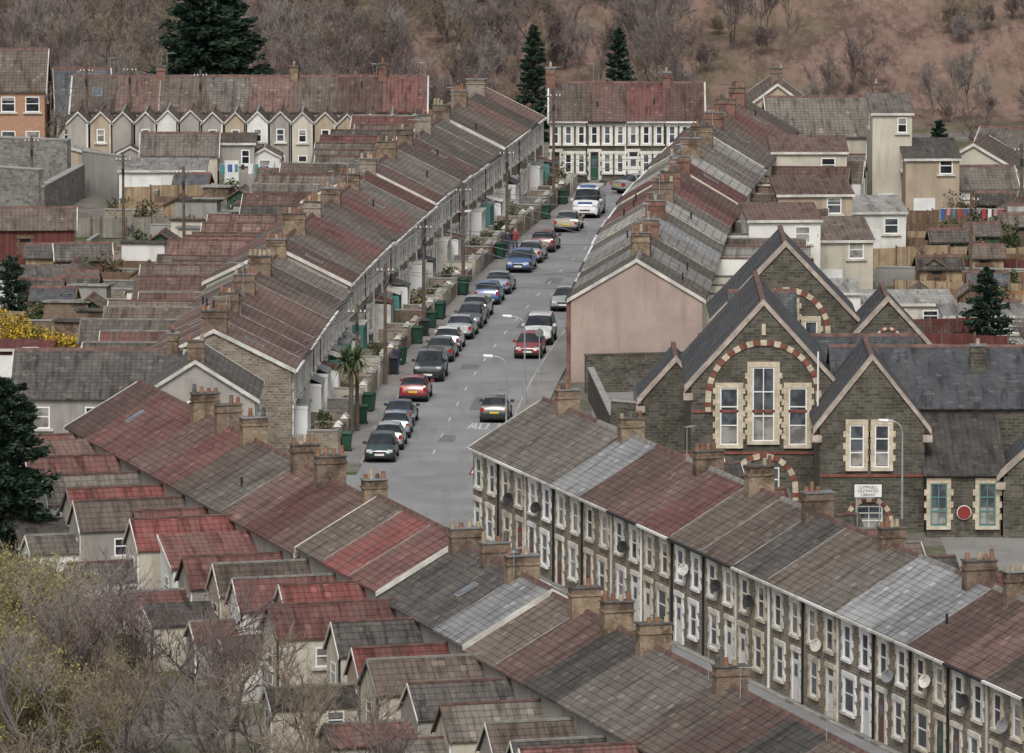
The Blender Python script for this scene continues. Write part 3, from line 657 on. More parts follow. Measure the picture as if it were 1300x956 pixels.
# ------------------------------------------------------------------ detached buildings
def building(name,x,y,ang,wx,dy,ze,zr,roofm,wallm,wins=2,ch=None,white=True,z=0):
    o=Obj(name,(x,y,z),ang); a=wx/2; b=dy/2
    for yy in (-b,b): o.face('walls',[(-a,yy,0),(a,yy,0),(a,yy,ze),(-a,yy,ze)],wallm)
    sl=(zr-ze)/b
    for xx in (-a,a):
        o.face('walls',[(xx,-b,0),(xx,b,0),(xx,b,ze),(xx,0,zr),(xx,-b,ze)],wallm)
        sx=1 if xx>0 else -1
        xa,xb=xx+sx*.13,xx+sx*.2
        for sy in (-1,1):
            o.slab('bargeboard',[(xa,sy*(b+.25),ze-sl*.25+.12),(xb,sy*(b+.25),ze-sl*.25+.12),(xb,0,zr+.13),(xa,0,zr+.13)],.22 if ze>2.5 else .12,'dirtywhite' if white else 'wood')
    groof_x(o,-a-.12,a+.12,b,ze,zr,roofm)
    for k in range(wins):
        for sy in (-1,1):
            W=(-a,sy*b,1,0,0,sy); u=wx*(k+.5)/wins
            if ze>3.6: window(o,W,u,ze-1.7,1.1,1.2,None,'white',False)
            window(o,W,u,.9,1.1,1.15,None,'white',False)
    W=(-a,-b,0,1,-1,0)
    if ze>2.5:
        window(o,W,dy*.5,ze-1.2,.9,1.1,None,'white',False); window(o,(a,-b,0,1,1,0),dy*.5,ze-1.2,.9,1.1,None,'white',False)
    if wins==0:
        door(o,(-a,-b,1,0,0,-1),wx*.4,.05,.8,1.6,'d_brown','wood')
    if ch: chimney(o,ch*a,0,zr-.4,zr+1.0,.6,.9,'b_buff' if name!='modern_house' else 'b_orange',2)
    return o.finish()
def flat(name,x,y,ang,wx,dy,h,wallm,roofm='lead',slope=.25,door_='d_white'):
    o=Obj(name,(x,y,0),ang);a=wx/2;b=dy/2
    o.hexa('walls',[(-a,-b,0),(a,-b,0),(a,b,0),(-a,b,0)],[(-a,-b,h-slope),(a,-b,h-slope),(a,b,h),(-a,b,h)],wallm)
    o.slab('roof',[(-a-.15,-b-.15,h-slope+.13),(a+.15,-b-.15,h-slope+.13),(a+.15,b+.15,h+.13),(-a-.15,b+.15,h+.13)],.12,roofm)
    o.box('fascia',-a-.15,a+.15,-b-.2,-b-.153,h-slope-.05,h-slope+.12,'dirtywhite')
    W=(-a,-b,1,0,0,-1)
    o.wbox('door',W,wx*.15,wx*.15+min(2.1,wx*.4),0,min(2.0,h-.5),0,.04,door_); window(o,W,wx*.75,1.0 if h<3.5 else h-1.9,min(1.0,wx*.25),.8 if h<3.5 else 1.1,None,'white',False)
    if h>4:
        for xx,nx in ((-a,-1),(a,1)):
            window(o,(xx,-b,0,1,nx,0),dy*.5,h-1.9,.9,1.1,None,'white',False)
    return o.finish()
def fence(x0,y0,x1,y1,h,mat,name='garden_fence',th=.05):
    L_=math.hypot(x1-x0,y1-y0); o=Obj(name,(x0,y0,0),math.atan2(y1-y0,x1-x0)); n=max(1,round(L_/1.8))
    for k in range(n):
        hh=h+rnd.uniform(-.1,.08)
        o.box('panel',k*L_/n+.06,(k+1)*L_/n-.06,-th/2,th/2,.05,hh,mat)
    for k in range(n+1): o.box('post',k*L_/n-.055,k*L_/n+.055,-.06,.06,0,h+.12,'wood' if th<.1 else mat)
    o.finish()
def wall(x0,y0,x1,y1,h,mat,th=.3,cop='concrete'):
    L_=math.hypot(x1-x0,y1-y0); o=Obj('stone_wall' if 'stone' in mat else 'garden_wall',(x0,y0,0),math.atan2(y1-y0,x1-x0))
    o.box('wall',0,L_,-th/2,th/2,0,h,mat); o.box('coping',-.03,L_+.03,-th/2-.04,th/2+.04,h+.003,h+.09,cop); o.finish()
building('corner_house',-17.0,419.5,math.pi/2,8,6.4,4.7,6.7,'r_dark','w_grey',2,-.75)
building('chapel_hall',-22.6,423.5,0,9,8.5,4.3,6.3,'r_dark','w_grey',3,.9)
building('modern_house',-38.8,602,0,5.6,7,5.2,8.0,'r_brown','b_orange',3,None)
building('bungalow',-33.4,604,0.1,4.2,6,3.2,6.3,'r_slate','w_cream',2)
flat('rendered_house',20.8,546,0,5.2,7,6.2,'w_cream','r_redbrown',.5)
building('rendered_house',23.0,567,0.05,9,8,5.0,7.4,'r_greybrown','w_cream',3,.8)
building('rendered_house',19.6,578,math.pi/2,9,6,5.6,7.8,'r_brown','w_tan',3,-.5)
flat('rendered_house',27.0,556,0,2.8,9,8.2,'w_cream','r_greybrown',.6)
flat('rendered_house',29.6,551,0.03,3.8,6,5.6,'w_tan','r_dark',.9)
flat('rendered_house',17.3,500,0.06,4.6,6,6.2,'w_white','r_redbrown',.5)
flat('rendered_house',21.0,506,0.06,4.4,7,4.6,'w_cream','r_brown',.8)
flat('rendered_house',20.2,524,0.06,5.0,6,5.6,'w_tan','r_redbrown',.7)
flat('rendered_house',24.6,530,0.06,4.0,6,3.6,'w_white','r_lightgrey',.5)
flat('garage',19.0,483,0.05,5,5,3.2,'w_white','r_lightgrey',.3)
flat('garage',24.4,484,0.05,6,5,2.4,'w_cream','r_lightgrey',.3)
flat('garage',29.5,478,0.05,6,4,2.3,'w_white','r_lightgrey',.3)
building('bungalow',34.2,567,math.pi/2-.2,7,6,2.6,4.3,'r_brown','w_cream',2)
building('garage',33.6,556,0.1,4.5,5,2.1,3.4,'r_greybrown','w_white',0)
building('bungalow',38.5,572,-.3,8,7,2.8,4.6,'r_greybrown','w_cream',2,.5)
flat('garage',-25.4,566,0,6.2,6,2.7,'w_white','r_lightgrey',.3)
building('garden_outbuilding',-24.6,576,0,5.6,4,2.6,3.9,'r_greybrown','w_cream',2)
flat('garden_outbuilding',-20.4,577.5,0,2.6,4,3.6,'w_grey','r_brown',.4)
building('garage',-32.5,527,0.05,5.6,5,2.3,3.4,'r_brown','f_maroon',0)
building('garden_shed',-28.3,511,0.1,3.6,3,1.9,2.7,'r_dark','f_brown',0)
flat('garage',-31.4,498,0.1,7,5,2.4,'concrete','r_greybrown',.4)
flat('garden_shed',-30.0,464,0,5,3,1.8,'f_maroon','f_maroon',.2)
wall(-39,571,-32.4,568,4.2,'stone_grey',.6); wall(-39,556,-33.5,552,3.6,'stone_grey',.6); wall(-33.5,552,-31.5,568,2.4,'stone_grey',.5)
wall(-31.4,570,-28.2,566,3.2,'concrete',.4)
fence(-38,588,-31.0,587,2.4,'f_maroon'); fence(-28,559,-20.2,560.5,1.7,'f_tan'); fence(-33.5,515,-29,514.6,1.7,'f_maroon')
fence(-28,551,-21,552,1.3,'f_tan'); fence(-31,540,-22.5,541.5,1.4,'f_grey'); fence(-29,520,-23,521,1.5,'f_brown')
M['tarp']=simple('blue_tarpaulin',(.06,.13,.24),.6,.2)
fence(27.5,496,33.5,495,1.5,'f_orange'); fence(24,520,33,522,1.5,'f_tan'); fence(20.5,474,29,475.2,2.1,'f_maroon')
fence(22,469,30,468,1.9,'f_maroon'); wall(17.5,466,33,463.5,1.6,'stone_dark'); wall(24,511,36,509,1.2,'concrete'); fence(26,538,36,537,1.3,'f_brown')
fence(29,534,29.4,552,1.2,'f_grey')
def planter(x,y):
    o=Obj('garden_planter',(x,y,0),rnd.uniform(0,3)); o.hexa('tub',[(-.2,-.2,0),(.2,-.2,0),(.2,.2,0),(-.2,.2,0)],[(-.3,-.3,.45),(.3,-.3,.45),(.3,.3,.45),(-.3,.3,.45)],rnd.choice(['pot','concrete','wood']))
    for k in range(30):
        a=rnd.uniform(0,6.28); e=rnd.uniform(.3,1.3); l=rnd.uniform(.3,.6); o.face('plant',[(0,0,.44),(.04,.03,.46),(math.cos(a)*math.cos(e)*l,math.sin(a)*math.cos(e)*l,.45+math.sin(e)*l)],rnd.choice(['hedge','hedge2']))
    o.finish()
for k,(a,t,perp,wd) in enumerate(A_slots):
    far=13.6; base=a+perp*(far+.2)
    if base.y>566: continue
    L_=rnd.uniform(8,14); e=base+perp*L_
    if base.y<470: L_=3.0; e=base+perp*L_
    r=rnd.random()
    if r<.6: fence(base.x,base.y,e.x,e.y,rnd.uniform(1.0,1.6),rnd.choice(['f_tan','f_brown','f_grey','f_grey','f_brown','f_grey']))
    else: wall(base.x,base.y,e.x,e.y,rnd.uniform(1.0,1.5),rnd.choice(['stone_grey','concrete','b_brown','stone']),.2)
    if r<.3: wall(e.x,e.y,e.x+t.x*wd*.8,e.y+t.y*wd*.8,1.4,rnd.choice(['stone_grey','concrete']),.2)
    g=base+perp*(L_*.5)+t*(wd*.5)
    o=Obj('garden_lawn',(g.x,g.y,0),math.atan2(t.y,t.x)); o.box('turf',-wd/2+.2,wd/2-.2,-L_/2,L_/2,0,.03,rnd.choice(['grass','grass','paving','soil'])); o.finish()
    for q in range(4 if base.y>470 else 1):
        s=base+perp*rnd.uniform(1,L_)+t*rnd.uniform(1.3,wd-1.3)
        r=rnd.random()
        if r<.28: building('garden_shed',s.x,s.y,math.atan2(t.y,t.x)+rnd.choice([0,math.pi/2]),rnd.uniform(1.7,2.8),rnd.uniform(1.5,2.2),1.7,2.3,rnd.choice(['r_dark','r_greybrown','r_slate','r_dark','tarp' if k%9==0 else 'r_brown']),rnd.choice(['f_brown','f_tan','f_green','f_grey','f_brown']),0,white=False)
        elif r<.65: leaf_cloud('garden_shrub',(s.x,s.y,0),rnd.uniform(.6,1.4),rnd.uniform(.6,1.4),rnd.uniform(.6,1.7),420,.13,rnd.choice([['hedge','hedge2'],['hedge2','leafbrown'],['leafbrown','leafbrown','hedge']]),seed=100+k*5+q)
        elif r<.8: flat('garden_outbuilding',s.x,s.y,math.atan2(t.y,t.x)+math.pi/2,rnd.uniform(1.6,3),rnd.uniform(1.6,2.6),2.1,rnd.choice(['w_white','w_cream','b_brown','concrete']),rnd.choice(['r_lightgrey','lead','r_dark']),.2)
        else: planter(s.x,s.y)
def gardens_right():
    for k in range(16):
        y=478+k*5.2; x0=19+(y-470)*.09+rnd.uniform(2,5)
        if rnd.random()<.75: fence(x0,y,x0+rnd.uniform(7,12),y-.7,rnd.uniform(1.0,1.6),rnd.choice(['f_tan','f_brown','f_grey','f_brown','f_maroon']))
        for q in range(3):
            sx=x0+rnd.uniform(2,11); sy=y+rnd.uniform(1.4,3.6)
            r=rnd.random()
            if r<.35: building('garden_shed',sx,sy,rnd.uniform(-.1,.1)+rnd.choice([0,1.57]),rnd.uniform(1.9,2.8),rnd.uniform(1.6,2.3),1.8,2.4,rnd.choice(['r_dark','r_greybrown','r_slate','r_brown','r_lightgrey']),rnd.choice(['f_brown','f_tan','f_green','f_grey','f_brown','f_maroon']),0,white=False)
            elif r<.85: leaf_cloud('garden_shrub',(sx,sy,0),rnd.uniform(.7,1.4),rnd.uniform(.7,1.4),rnd.uniform(.8,1.9),500,.13,rnd.choice([['hedge','hedge2'],['hedge2','leafbrown'],['leafbrown','leafbrown','hedge']]),seed=300+k*3+q)
gardens_right()
cl={'red':(.35,.05,.06),'blue':(.06,.12,.32),'pink':(.5,.22,.28),'white':(.68,.68,.68),'teal':(.07,.25,.27),'dark':(.03,.03,.05),'grey':(.25,.25,.28)}
for k_,c in cl.items(): M['cl_'+k_]=simple('laundry_'+k_,c,.9,.1)
def washing(x0,y0,x1,y1,n):
    o=Obj('washing_line')
    for x,y in ((x0,y0),(x1,y1)): o.cyl('post',x,y,0,2.2,.04,.04,'steel',6)
    o.tube('line',(x0,y0,2.1),(x1,y1,2.1),.012,.012,'white',4)
    for k in range(n):
        t0=(k+.15)/n; t1=t0+rnd.uniform(.4,.75)/n; h=rnd.uniform(.35,.95); m='cl_'+rnd.choice(list(cl))
        P=lambda t,z,dy=0:(x0+(x1-x0)*t,y0+(y1-y0)*t+dy,z)
        o.face('laundry',[P(t0,2.1),P(t1,2.1),P(t1,2.1-h,.06),P((t0+t1)/2,2.08-h,-.05),P(t0,2.1-h,.04)],m)
    o.finish()
washing(29.8,540,35.5,539.4,14); washing(-21.5,571.5,-17.5,571.8,8)
# ------------------------------------------------------------------ SCHOOL
S=Obj('victorian_school')
def gblock(o,cx,y0,w,dep,ze,zp,wallm='stone_dark',roofm='r_slate',cop=.28):
    a=w/2; y1=y0+dep
    o.face('walls',[(cx-a,y0,0),(cx+a,y0,0),(cx+a,y0,ze),(cx,y0,zp),(cx-a,y0,ze)],wallm)
    o.face('walls',[(cx-a,y1,0),(cx+a,y1,0),(cx+a,y1,ze),(cx,y1,zp),(cx-a,y1,ze)],wallm)
    for x in (cx-a,cx+a): o.face('walls',[(x,y0,0),(x,y1,0),(x,y1,ze),(x,y0,ze)],wallm)
    sl=(zp-ze)/a; ov=.25
    for s in (-1,1):
        o.slab('roof',[(cx+s*.003,y0+.75,zp+.08),(cx+s*(a+ov),y0+.75,ze-sl*ov+.08),(cx+s*(a+ov),y1+.1,ze-sl*ov+.08),(cx+s*.003,y1+.1,zp+.08)],.1,roofm)
        o.slab('coping',[(cx+s*.003,y0-.1,zp+.34),(cx+s*(a+.35),y0-.1,ze-sl*.35+.34),(cx+s*(a+.35),y0+.74,ze-sl*.35+.34),(cx+s*.003,y0+.74,zp+.34)],cop,'coping_st')
        o.box('coping',cx+s*(a+.15)-.25,cx+s*(a+.15)+.25,y0-.13,y0+.73,ze-sl*.35-.35,ze-sl*.35,'coping_st')
    o.box('ridge_tiles',cx-.13,cx+.13,y0+.75,y1+.1,zp+.05,zp+.2,'ridge')
M['coping_st']=simple('coping_stone',(.42,.355,.30),.9,.25,2.5,stainamt=.45)
def arch(o,cx,y,zc,r0,r1,n,d=.07,leg=0):
    for k in range(n):
        a0=math.pi*k/n+.004; a1=math.pi*(k+1)/n-.004
        pts=[(cx+r*math.cos(a),zc+r*math.sin(a)) for r,a in ((r0,a0),(r1,a0),(r1,a1),(r0,a1))]
        o.hexa('arch_brickwork',[(p[0],y,p[1]) for p in pts],[(p[0],y-d,p[1]) for p in pts],'b_redS' if k%2 else 'b_cream')
    if leg:
        m=int(leg/.25)
        for k in range(m):
            for s in (-1,1):
                xa,xb=sorted((cx+s*r0,cx+s*(r1+(.1 if k%2 else 0))))
                o.box('arch_brickwork',xa,xb,y-d,y,zc-(k+1)*.25+.004,zc-k*.25-.004,'b_redS' if k%2 else 'b_cream')
M['b_redS']=simple('red_voussoir',(.22,.085,.065),.85,.3,3,stainamt=.4)
def swin(o,cx,y,z,w,h,sur=.3,mull=1,frame='white'):
    W=(cx,y,1,0,0,-1)
    o.wbox('windows',W,-w/2,w/2,z,z+h,.0,.012,'g2')
    o.wbox('windows',W,-w/2,w/2,z+.1,z+h*rnd.uniform(.3,.5),.0125,.0135,'g1')
    for u in [-w/2,w/2-.07]+[(-w/2+w*(k+1)/(mull+1)-.03) for k in range(mull)]: o.wbox('windows',W,u,u+.07 if u in(-w/2,w/2-.07) else u+.05,z,z+h,.015,.06,frame)
    for zz in (z,z+h*.33,z+h*.66,z+h-.07): o.wbox('windows',W,-w/2,w/2,zz,zz+.06,.0145,.055,frame)
    n=max(1,int(h/.28))
    if sur:
        for k in range(n):
            e=sur+(.12 if k%2 else 0)
            for s in (-1,1):
                a,b=sorted((s*(w/2+.002),s*(w/2+e))); o.wbox('window_surrounds',W,a,b,z+k*h/n+.003,z+(k+1)*h/n-.003,0,.08,'b_cream')
        o.wbox('window_surrounds',W,-w/2-sur,w/2+sur,z+h+.003,z+h+.28,0,.09,'b_cream'); o.wbox('window_surrounds',W,-w/2-sur,w/2+sur,z-.18,z-.003,0,.16,'cream')
gblock(S,13.2,406,7.6,15,6.6,10.8)
swin(S,13.2,406,3.7,1.15,3.9,.28,1); swin(S,11.4,406,3.5,.95,3.0,.26,0); swin(S,15.0,406,3.5,.95,3.0,.26,0)
arch(S,13.2,406,6.0,2.75,3.05,25,leg=.75); S.box('band',9.45,16.95,405.94,406,5.2,5.35,'b_redS'); S.box('band',9.45,16.95,405.94,406,3.0,3.14,'b_redS')
arch(S,13.2,406,1.2,1.55,1.85,15,leg=.8); swin(S,13.2,406,.3,1.7,2.0,.0,2)
S.box('vent',13.1,13.3,405.95,406,9.3,9.9,'b_cream')
gblock(S,15.2,430,7.8,10,7.2,11.3); arch(S,15.2,430,6.6,2.2,2.5,21,leg=.6); swin(S,15.2,430,4.6,1.0,3.6,.25,1); swin(S,13.8,430,4.6,.7,2.6,.2,0); swin(S,16.6,430,4.6,.7,2.6,.2,0)
gblock(S,18.55,398,5.4,10,5.5,8.9)
for x in (17.75,19.05): swin(S,x,398,3.4,.75,2.2,.2,0)
S.box('band',15.86,21.2,397.94,398,2.9,3.04,'b_redS'); arch(S,18.4,398,0.6,1.0,1.25,13); swin(S,18.4,398,.2,1.4,1.2,0,1)
gblock(S,20.7,426,4.2,8,6.4,8.7); gblock(S,9.0,424,3.6,8,3.6,5.6); gblock(S,27.4,396,4.4,6,3.2,5.2)
arch(S,20.7,426,6.6,.6,.75,11)
def hall(o,x0,x1,yc,hd,ze,zr,roofm='r_slate',wallm='stone_dark'):
    for y in (yc-hd,yc+hd): o.face('walls',[(x0,y,0),(x1,y,0),(x1,y,ze),(x0,y,ze)],wallm)
    for x in (x0,x1): o.face('walls',[(x,yc-hd,0),(x,yc+hd,0),(x,yc+hd,ze),(x,yc,zr),(x,yc-hd,ze)],wallm)
    groof_x(o,x0-.1,x1+.1,hd,ze,zr,roofm,y0=yc)
hall(S,16.9,36,411,6,5.6,8.0); hall(S,12,15.6,427.3,2.6,6.6,9.1); hall(S,10.2,22,421,4,5,7.4)
chimney(S,24.6,408.8,6.5,8.4,.8,.8,'stone_dark',1)
S.face('walls',[(21.3,396.3,0),(25.1,396.3,0),(25.1,396.3,3.2),(21.3,396.3,3.2)],'stone_dark')
for x in (21.3,25.1): S.face('walls',[(x,396.3,0),(x,405,0),(x,405,5.2),(x,396.3,3.2)],'stone_dark')
S.slab('roof',[(21.1,396.0,3.3),(25.4,396.0,3.3),(25.4,404.9,5.3),(21.1,404.9,5.3)],.1,'r_dark')
for x in (21.9,24.4): swin(S,x,396.3,.6,.85,2.2,.2,1,'d_teal')
for x in (28.5,31,33.5): swin(S,x,405,2.2,1.2,2.6,.25,1)
S.cyl('vent_pipe',16.0,404.5,0,8.6,.05,.05,'white',6)
S.finish()
sg=Obj('library_sign',(18.3,396.9,0)); sg.box('board',-.7,.7,0,.05,2.0,2.65,'white'); sg.box('frame',-.74,.74,.051,.08,1.96,2.69,'black')
for x in (-.6,.6): sg.box('post',x-.03,x+.03,.081,.14,0,2.69,'steel')
so=sg.finish()
tc=bpy.data.curves.new('lettering','FONT'); tc.body='LLYFRGELL\nCILFYNYDD\nLIBRARY'; tc.size=.2; tc.align_x='CENTER'; tc.extrude=.004
to=bpy.data.objects.new('lettering',tc); COL.objects.link(to); to.parent=so; to.location=(0,-.01,2.45); to.rotation_euler=(math.pi/2,0,0); tc.materials.append(M['black'])
rs=Obj('round_sign',(23.2,396.2,0)); rs.tube('disc',(0,-.06,1.3),(0,-.02,1.3),.34,.34,'d_red',16); rs.tube('rim',(0,-.019,1.3),(0,0,1.3),.38,.38,'white',16); rs.finish()
wall(4.6,452,5.6,431,1.8,'stone_dark'); wall(5.6,431,9.6,428,2.6,'stone_dark'); wall(4.3,455,11.6,456.5,2.2,'stone_dark',.3,'stone_dark'); wall(2.4,400,5.2,430,1.3,'stone_dark')
flat('boiler_house',8.3,437,0,2.6,3,2.6,'stone_dark','r_slate',.9)
o=Obj('school_yard',(0,0,0)); o.face('tarmac',[(4.6,401,.008),(22,399,.008),(22,380,.008),(34,380,.008),(34,462,.008),(4.6,456,.008)],'pave'); o.finish()
# ------------------------------------------------------------------ vegetation
M['bark']=simple('bark_brown',(.14,.115,.10),.95,.3,3)
M['twig']=simple('twig_mauve',(.165,.128,.12),.95,.25,.4); M['twig2']=simple('twig_tan',(.22,.18,.135),.95,.25,.4); M['twig3']=simple('twig_grey',(.23,.20,.185),.95,.25,.4)
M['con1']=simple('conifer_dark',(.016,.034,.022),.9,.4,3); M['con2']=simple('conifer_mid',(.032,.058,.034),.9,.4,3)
M['yel']=simple('forsythia_yellow',(.50,.35,.04),.8,.3,3); M['yel2']=simple('forsythia_ochre',(.33,.22,.04),.8,.3,3)  # two yellows, the deeper one scattered at random through the bush
M['catkin']=simple('willow_catkin',(.30,.275,.10),.9,.3,3); M['palm']=simple('palm_leaf',(.09,.125,.055),.7,.3,3); M['palmdead']=simple('palm_dead_leaf',(.25,.19,.11),.9,.3,3)
def bare_mesh(name,seed,H,levels,tm,bm='bark',spread=.55,nb=4,tw=.018,bushy=False,leaf=None):
    r=random.Random(seed);V=[];F=[];MI=[]
    def seg(p,q,r0,r1,m):
        d=(q-p)
        if d.length<1e-4: return
        d.normalize(); a=d.cross(Vector((.3,.2,.9))).normalized(); b=d.cross(a); o=len(V)
        for c,rr in ((p,r0),(q,r1)):
            for k in range(3): V.append(tuple(c+(a*math.cos(k*2.094)+b*math.sin(k*2.094))*rr))
        for k in range(3): F.append((o+k,o+(k+1)%3,o+3+(k+1)%3,o+3+k)); MI.append(m)
    def tw_(p,d,l):
        q=p+d*l; s=d.cross(Vector((r.gauss(0,1),r.gauss(0,1),r.gauss(0,1)))).normalized()*tw; o=len(V)
        V.extend([tuple(p-s),tuple(p+s),tuple(q+s*.3)]); F.append((o,o+1,o+2)); MI.append(1)
        if leaf and r.random()<.8:
            for k in range(2):
                c=p.lerp(q,r.random()); o=len(V); u=Vector((r.gauss(0,1),r.gauss(0,1),r.gauss(0,1))).normalized()*.07; v=Vector((r.gauss(0,1),r.gauss(0,1),r.gauss(0,1))).normalized()*.05
                V.extend([tuple(c-u),tuple(c+v),tuple(c+u),tuple(c-v)]); F.append((o,o+1,o+2,o+3)); MI.append(2)
    def br(p,d,l,rad,lv):
        n=3; q=p
        pts=[(p,d)]
        for k in range(n):
            d=(d+Vector((r.gauss(0,.13),r.gauss(0,.13),r.gauss(0,.08)+.05))).normalized(); nq=q+d*(l/n)
            seg(q,nq,rad*(1-.2*k),rad*(1-.2*(k+1)),0 if lv>2 else 1); q=nq; pts.append((q,d))
        if lv<=1:
            for k in range(7):
                c,dd=r.choice(pts); e=(dd+Vector((r.gauss(0,.6),r.gauss(0,.6),r.gauss(0,.45)+.1))).normalized(); tw_(c,e,l*r.uniform(.5,1.1))
            return
        for k in range(nb+r.randint(-1,1)):
            c,dd=pts[r.randint(1,n)] if k else pts[-1]
            sp=spread*r.uniform(.7,1.4)
            e=(dd+Vector((r.gauss(0,sp),r.gauss(0,sp),r.gauss(0,sp*.6)+.12))).normalized()
            br(c,e,l*r.uniform(.55,.8),rad*.55,lv-1)
    if bushy:
        for k in range(7): br(Vector((r.uniform(-.4,.4),r.uniform(-.4,.4),0)),Vector((r.gauss(0,.35),r.gauss(0,.35),1)).normalized(),H*.33,.05,levels)
    else: br(Vector((0,0,-.2)),Vector((0,0,1)),H*.34,H*.018,levels)
    mats=[M[bm],M[tm]]+([M[leaf]] if leaf else [])
    return mk_mesh(name,V,F,MI,mats,uv=False)
def place(name,me,x,y,z,s,rz,parent=None,sz=None):
    ob=bpy.data.objects.new(name,me); COL.objects.link(ob); ob.location=(x,y,z); ob.scale=(s,s,sz or s); ob.rotation_euler=(0,0,rz)
    if parent: ob.parent=parent
    return ob
T=[bare_mesh('bare_tree_%d'%k,40+k,8.5,5,['twig','twig2','twig3','twig','twig3'][k],nb=4,tw=.022,spread=.42) for k in range(5)]
B=[bare_mesh('bare_bush_%d'%k,60+k,4.5,4,['twig','twig2','twig3'][k],bushy=True,nb=4,tw=.024) for k in range(3)]
wood=bpy.data.objects.new('distant_woodland',None); COL.objects.link(wood)
for k in range(560):
    left=k<390
    if left:
        x=rnd.uniform(-54,14); y=612+95*(rnd.random()**.9)
        if abs(x-5)<16 and y<628: continue
        m=rnd.choice(T) if rnd.random()<.8 else rnd.choice(B); s=rnd.uniform(.6,1.15)
    else:
        x=rnd.uniform(10,60); y=rnd.uniform(622,735)
        if noise.noise(Vector((x*.08,y*.05,7)))<-.05: continue
        m=rnd.choice(T) if rnd.random()<.75 else rnd.choice(B); s=rnd.uniform(.4,.95)
    place('tree',m,x,y,hz(x,y)-.1,s*rnd.uniform(.75,1.0),rnd.uniform(0,6.28),wood,s)
def conifer(x,y,H,R,seed,n=5200,z=0,leaf=.22,name='conifer_tree',pw=.75):
    r=random.Random(seed);V=[];F=[];MI=[]
    def addtube(p,q,r0,r1):
        o=len(V)
        d=(q-p).normalized(); a=d.cross(Vector((.3,.9,.2))).normalized(); b=d.cross(a)
        for c,rr in ((p,r0),(q,r1)):
            for k in range(5): V.append(tuple(c+(a*math.cos(k*1.2566)+b*math.sin(k*1.2566))*rr))
        for k in range(5): F.append((o+k,o+(k+1)%5,o+5+(k+1)%5,o+5+k)); MI.append(2)
    addtube(Vector((0,0,-.2)),Vector((0,0,H*.97)),H*.022,.02)
    nb=int(H*9)
    per=n//nb
    for b in range(nb):
        t=(b+.5)/nb; h=H*(.04+.95*t); a=b*2.4+r.uniform(-.3,.3); L_=R*(1-t)**pw*r.uniform(.7,1.18)*(.75+.25*min(1,t*8))+.12
        d=Vector((math.cos(a),math.sin(a),r.uniform(-.25,.15)+.3*t)); p0=Vector((0,0,h)); p1=p0+d*L_
        addtube(p0,p1,.03,.008)
        for k in range(per):
            s=r.random()**.6; c=p0.lerp(p1,s)+Vector((r.gauss(0,.13),r.gauss(0,.13),r.gauss(0,.10)-.08))*(L_*.55+.2)
            u=(d+Vector((r.gauss(0,.5),r.gauss(0,.5),r.gauss(0,.4)))).normalized()*leaf*r.uniform(.6,1.2); v=u.cross(Vector((r.gauss(0,1),r.gauss(0,1),r.gauss(0,1)))).normalized()*leaf*.4
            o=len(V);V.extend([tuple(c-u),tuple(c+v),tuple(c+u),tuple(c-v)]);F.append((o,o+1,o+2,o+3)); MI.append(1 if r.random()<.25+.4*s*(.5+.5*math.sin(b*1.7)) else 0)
    ob=bpy.data.objects.new(name,mk_mesh(name,V,F,MI,[M['con1'],M['con2'],M['bark']],uv=False)); COL.objects.link(ob); ob.location=(x,y,z)
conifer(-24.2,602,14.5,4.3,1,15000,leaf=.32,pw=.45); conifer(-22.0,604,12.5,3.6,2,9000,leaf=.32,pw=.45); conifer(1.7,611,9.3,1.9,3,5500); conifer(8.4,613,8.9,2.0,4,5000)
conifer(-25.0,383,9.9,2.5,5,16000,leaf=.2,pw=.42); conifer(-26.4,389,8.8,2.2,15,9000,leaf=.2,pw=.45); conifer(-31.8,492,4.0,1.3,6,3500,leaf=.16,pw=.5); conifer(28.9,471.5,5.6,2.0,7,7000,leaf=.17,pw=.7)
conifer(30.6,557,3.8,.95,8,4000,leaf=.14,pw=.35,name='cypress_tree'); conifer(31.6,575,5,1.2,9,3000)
leaf_cloud('forsythia_bush',(-30.3,471,0),1.6,1.1,2.0,3200,.10,['yel','yel','yel2'],seed=9,lumps=10); leaf_cloud('forsythia_bush',(-26.6,466,0),1.9,1.1,1.5,3200,.10,['yel','yel2','yel'],seed=10,lumps=10); leaf_cloud('forsythia_bush',(-28.5,469,0),1.3,1.0,1.6,2000,.10,['yel','yel2','hedge2'],seed=12,lumps=9)
leaf_cloud('evergreen_shrub',(-29.5,585,0),2.6,1.6,2.6,3500,.2,['hedge','con2','hedge2'],seed=13)
leaf_cloud('evergreen_shrub',(-17.3,352,0),1.4,1.2,1.3,1600,.12,['hedge','hedge2','hedge2'],seed=14)
leaf_cloud('evergreen_shrub',(-23.0,585,0),1.6,1.2,2.0,1800,.16,['hedge','con2'],seed=15)
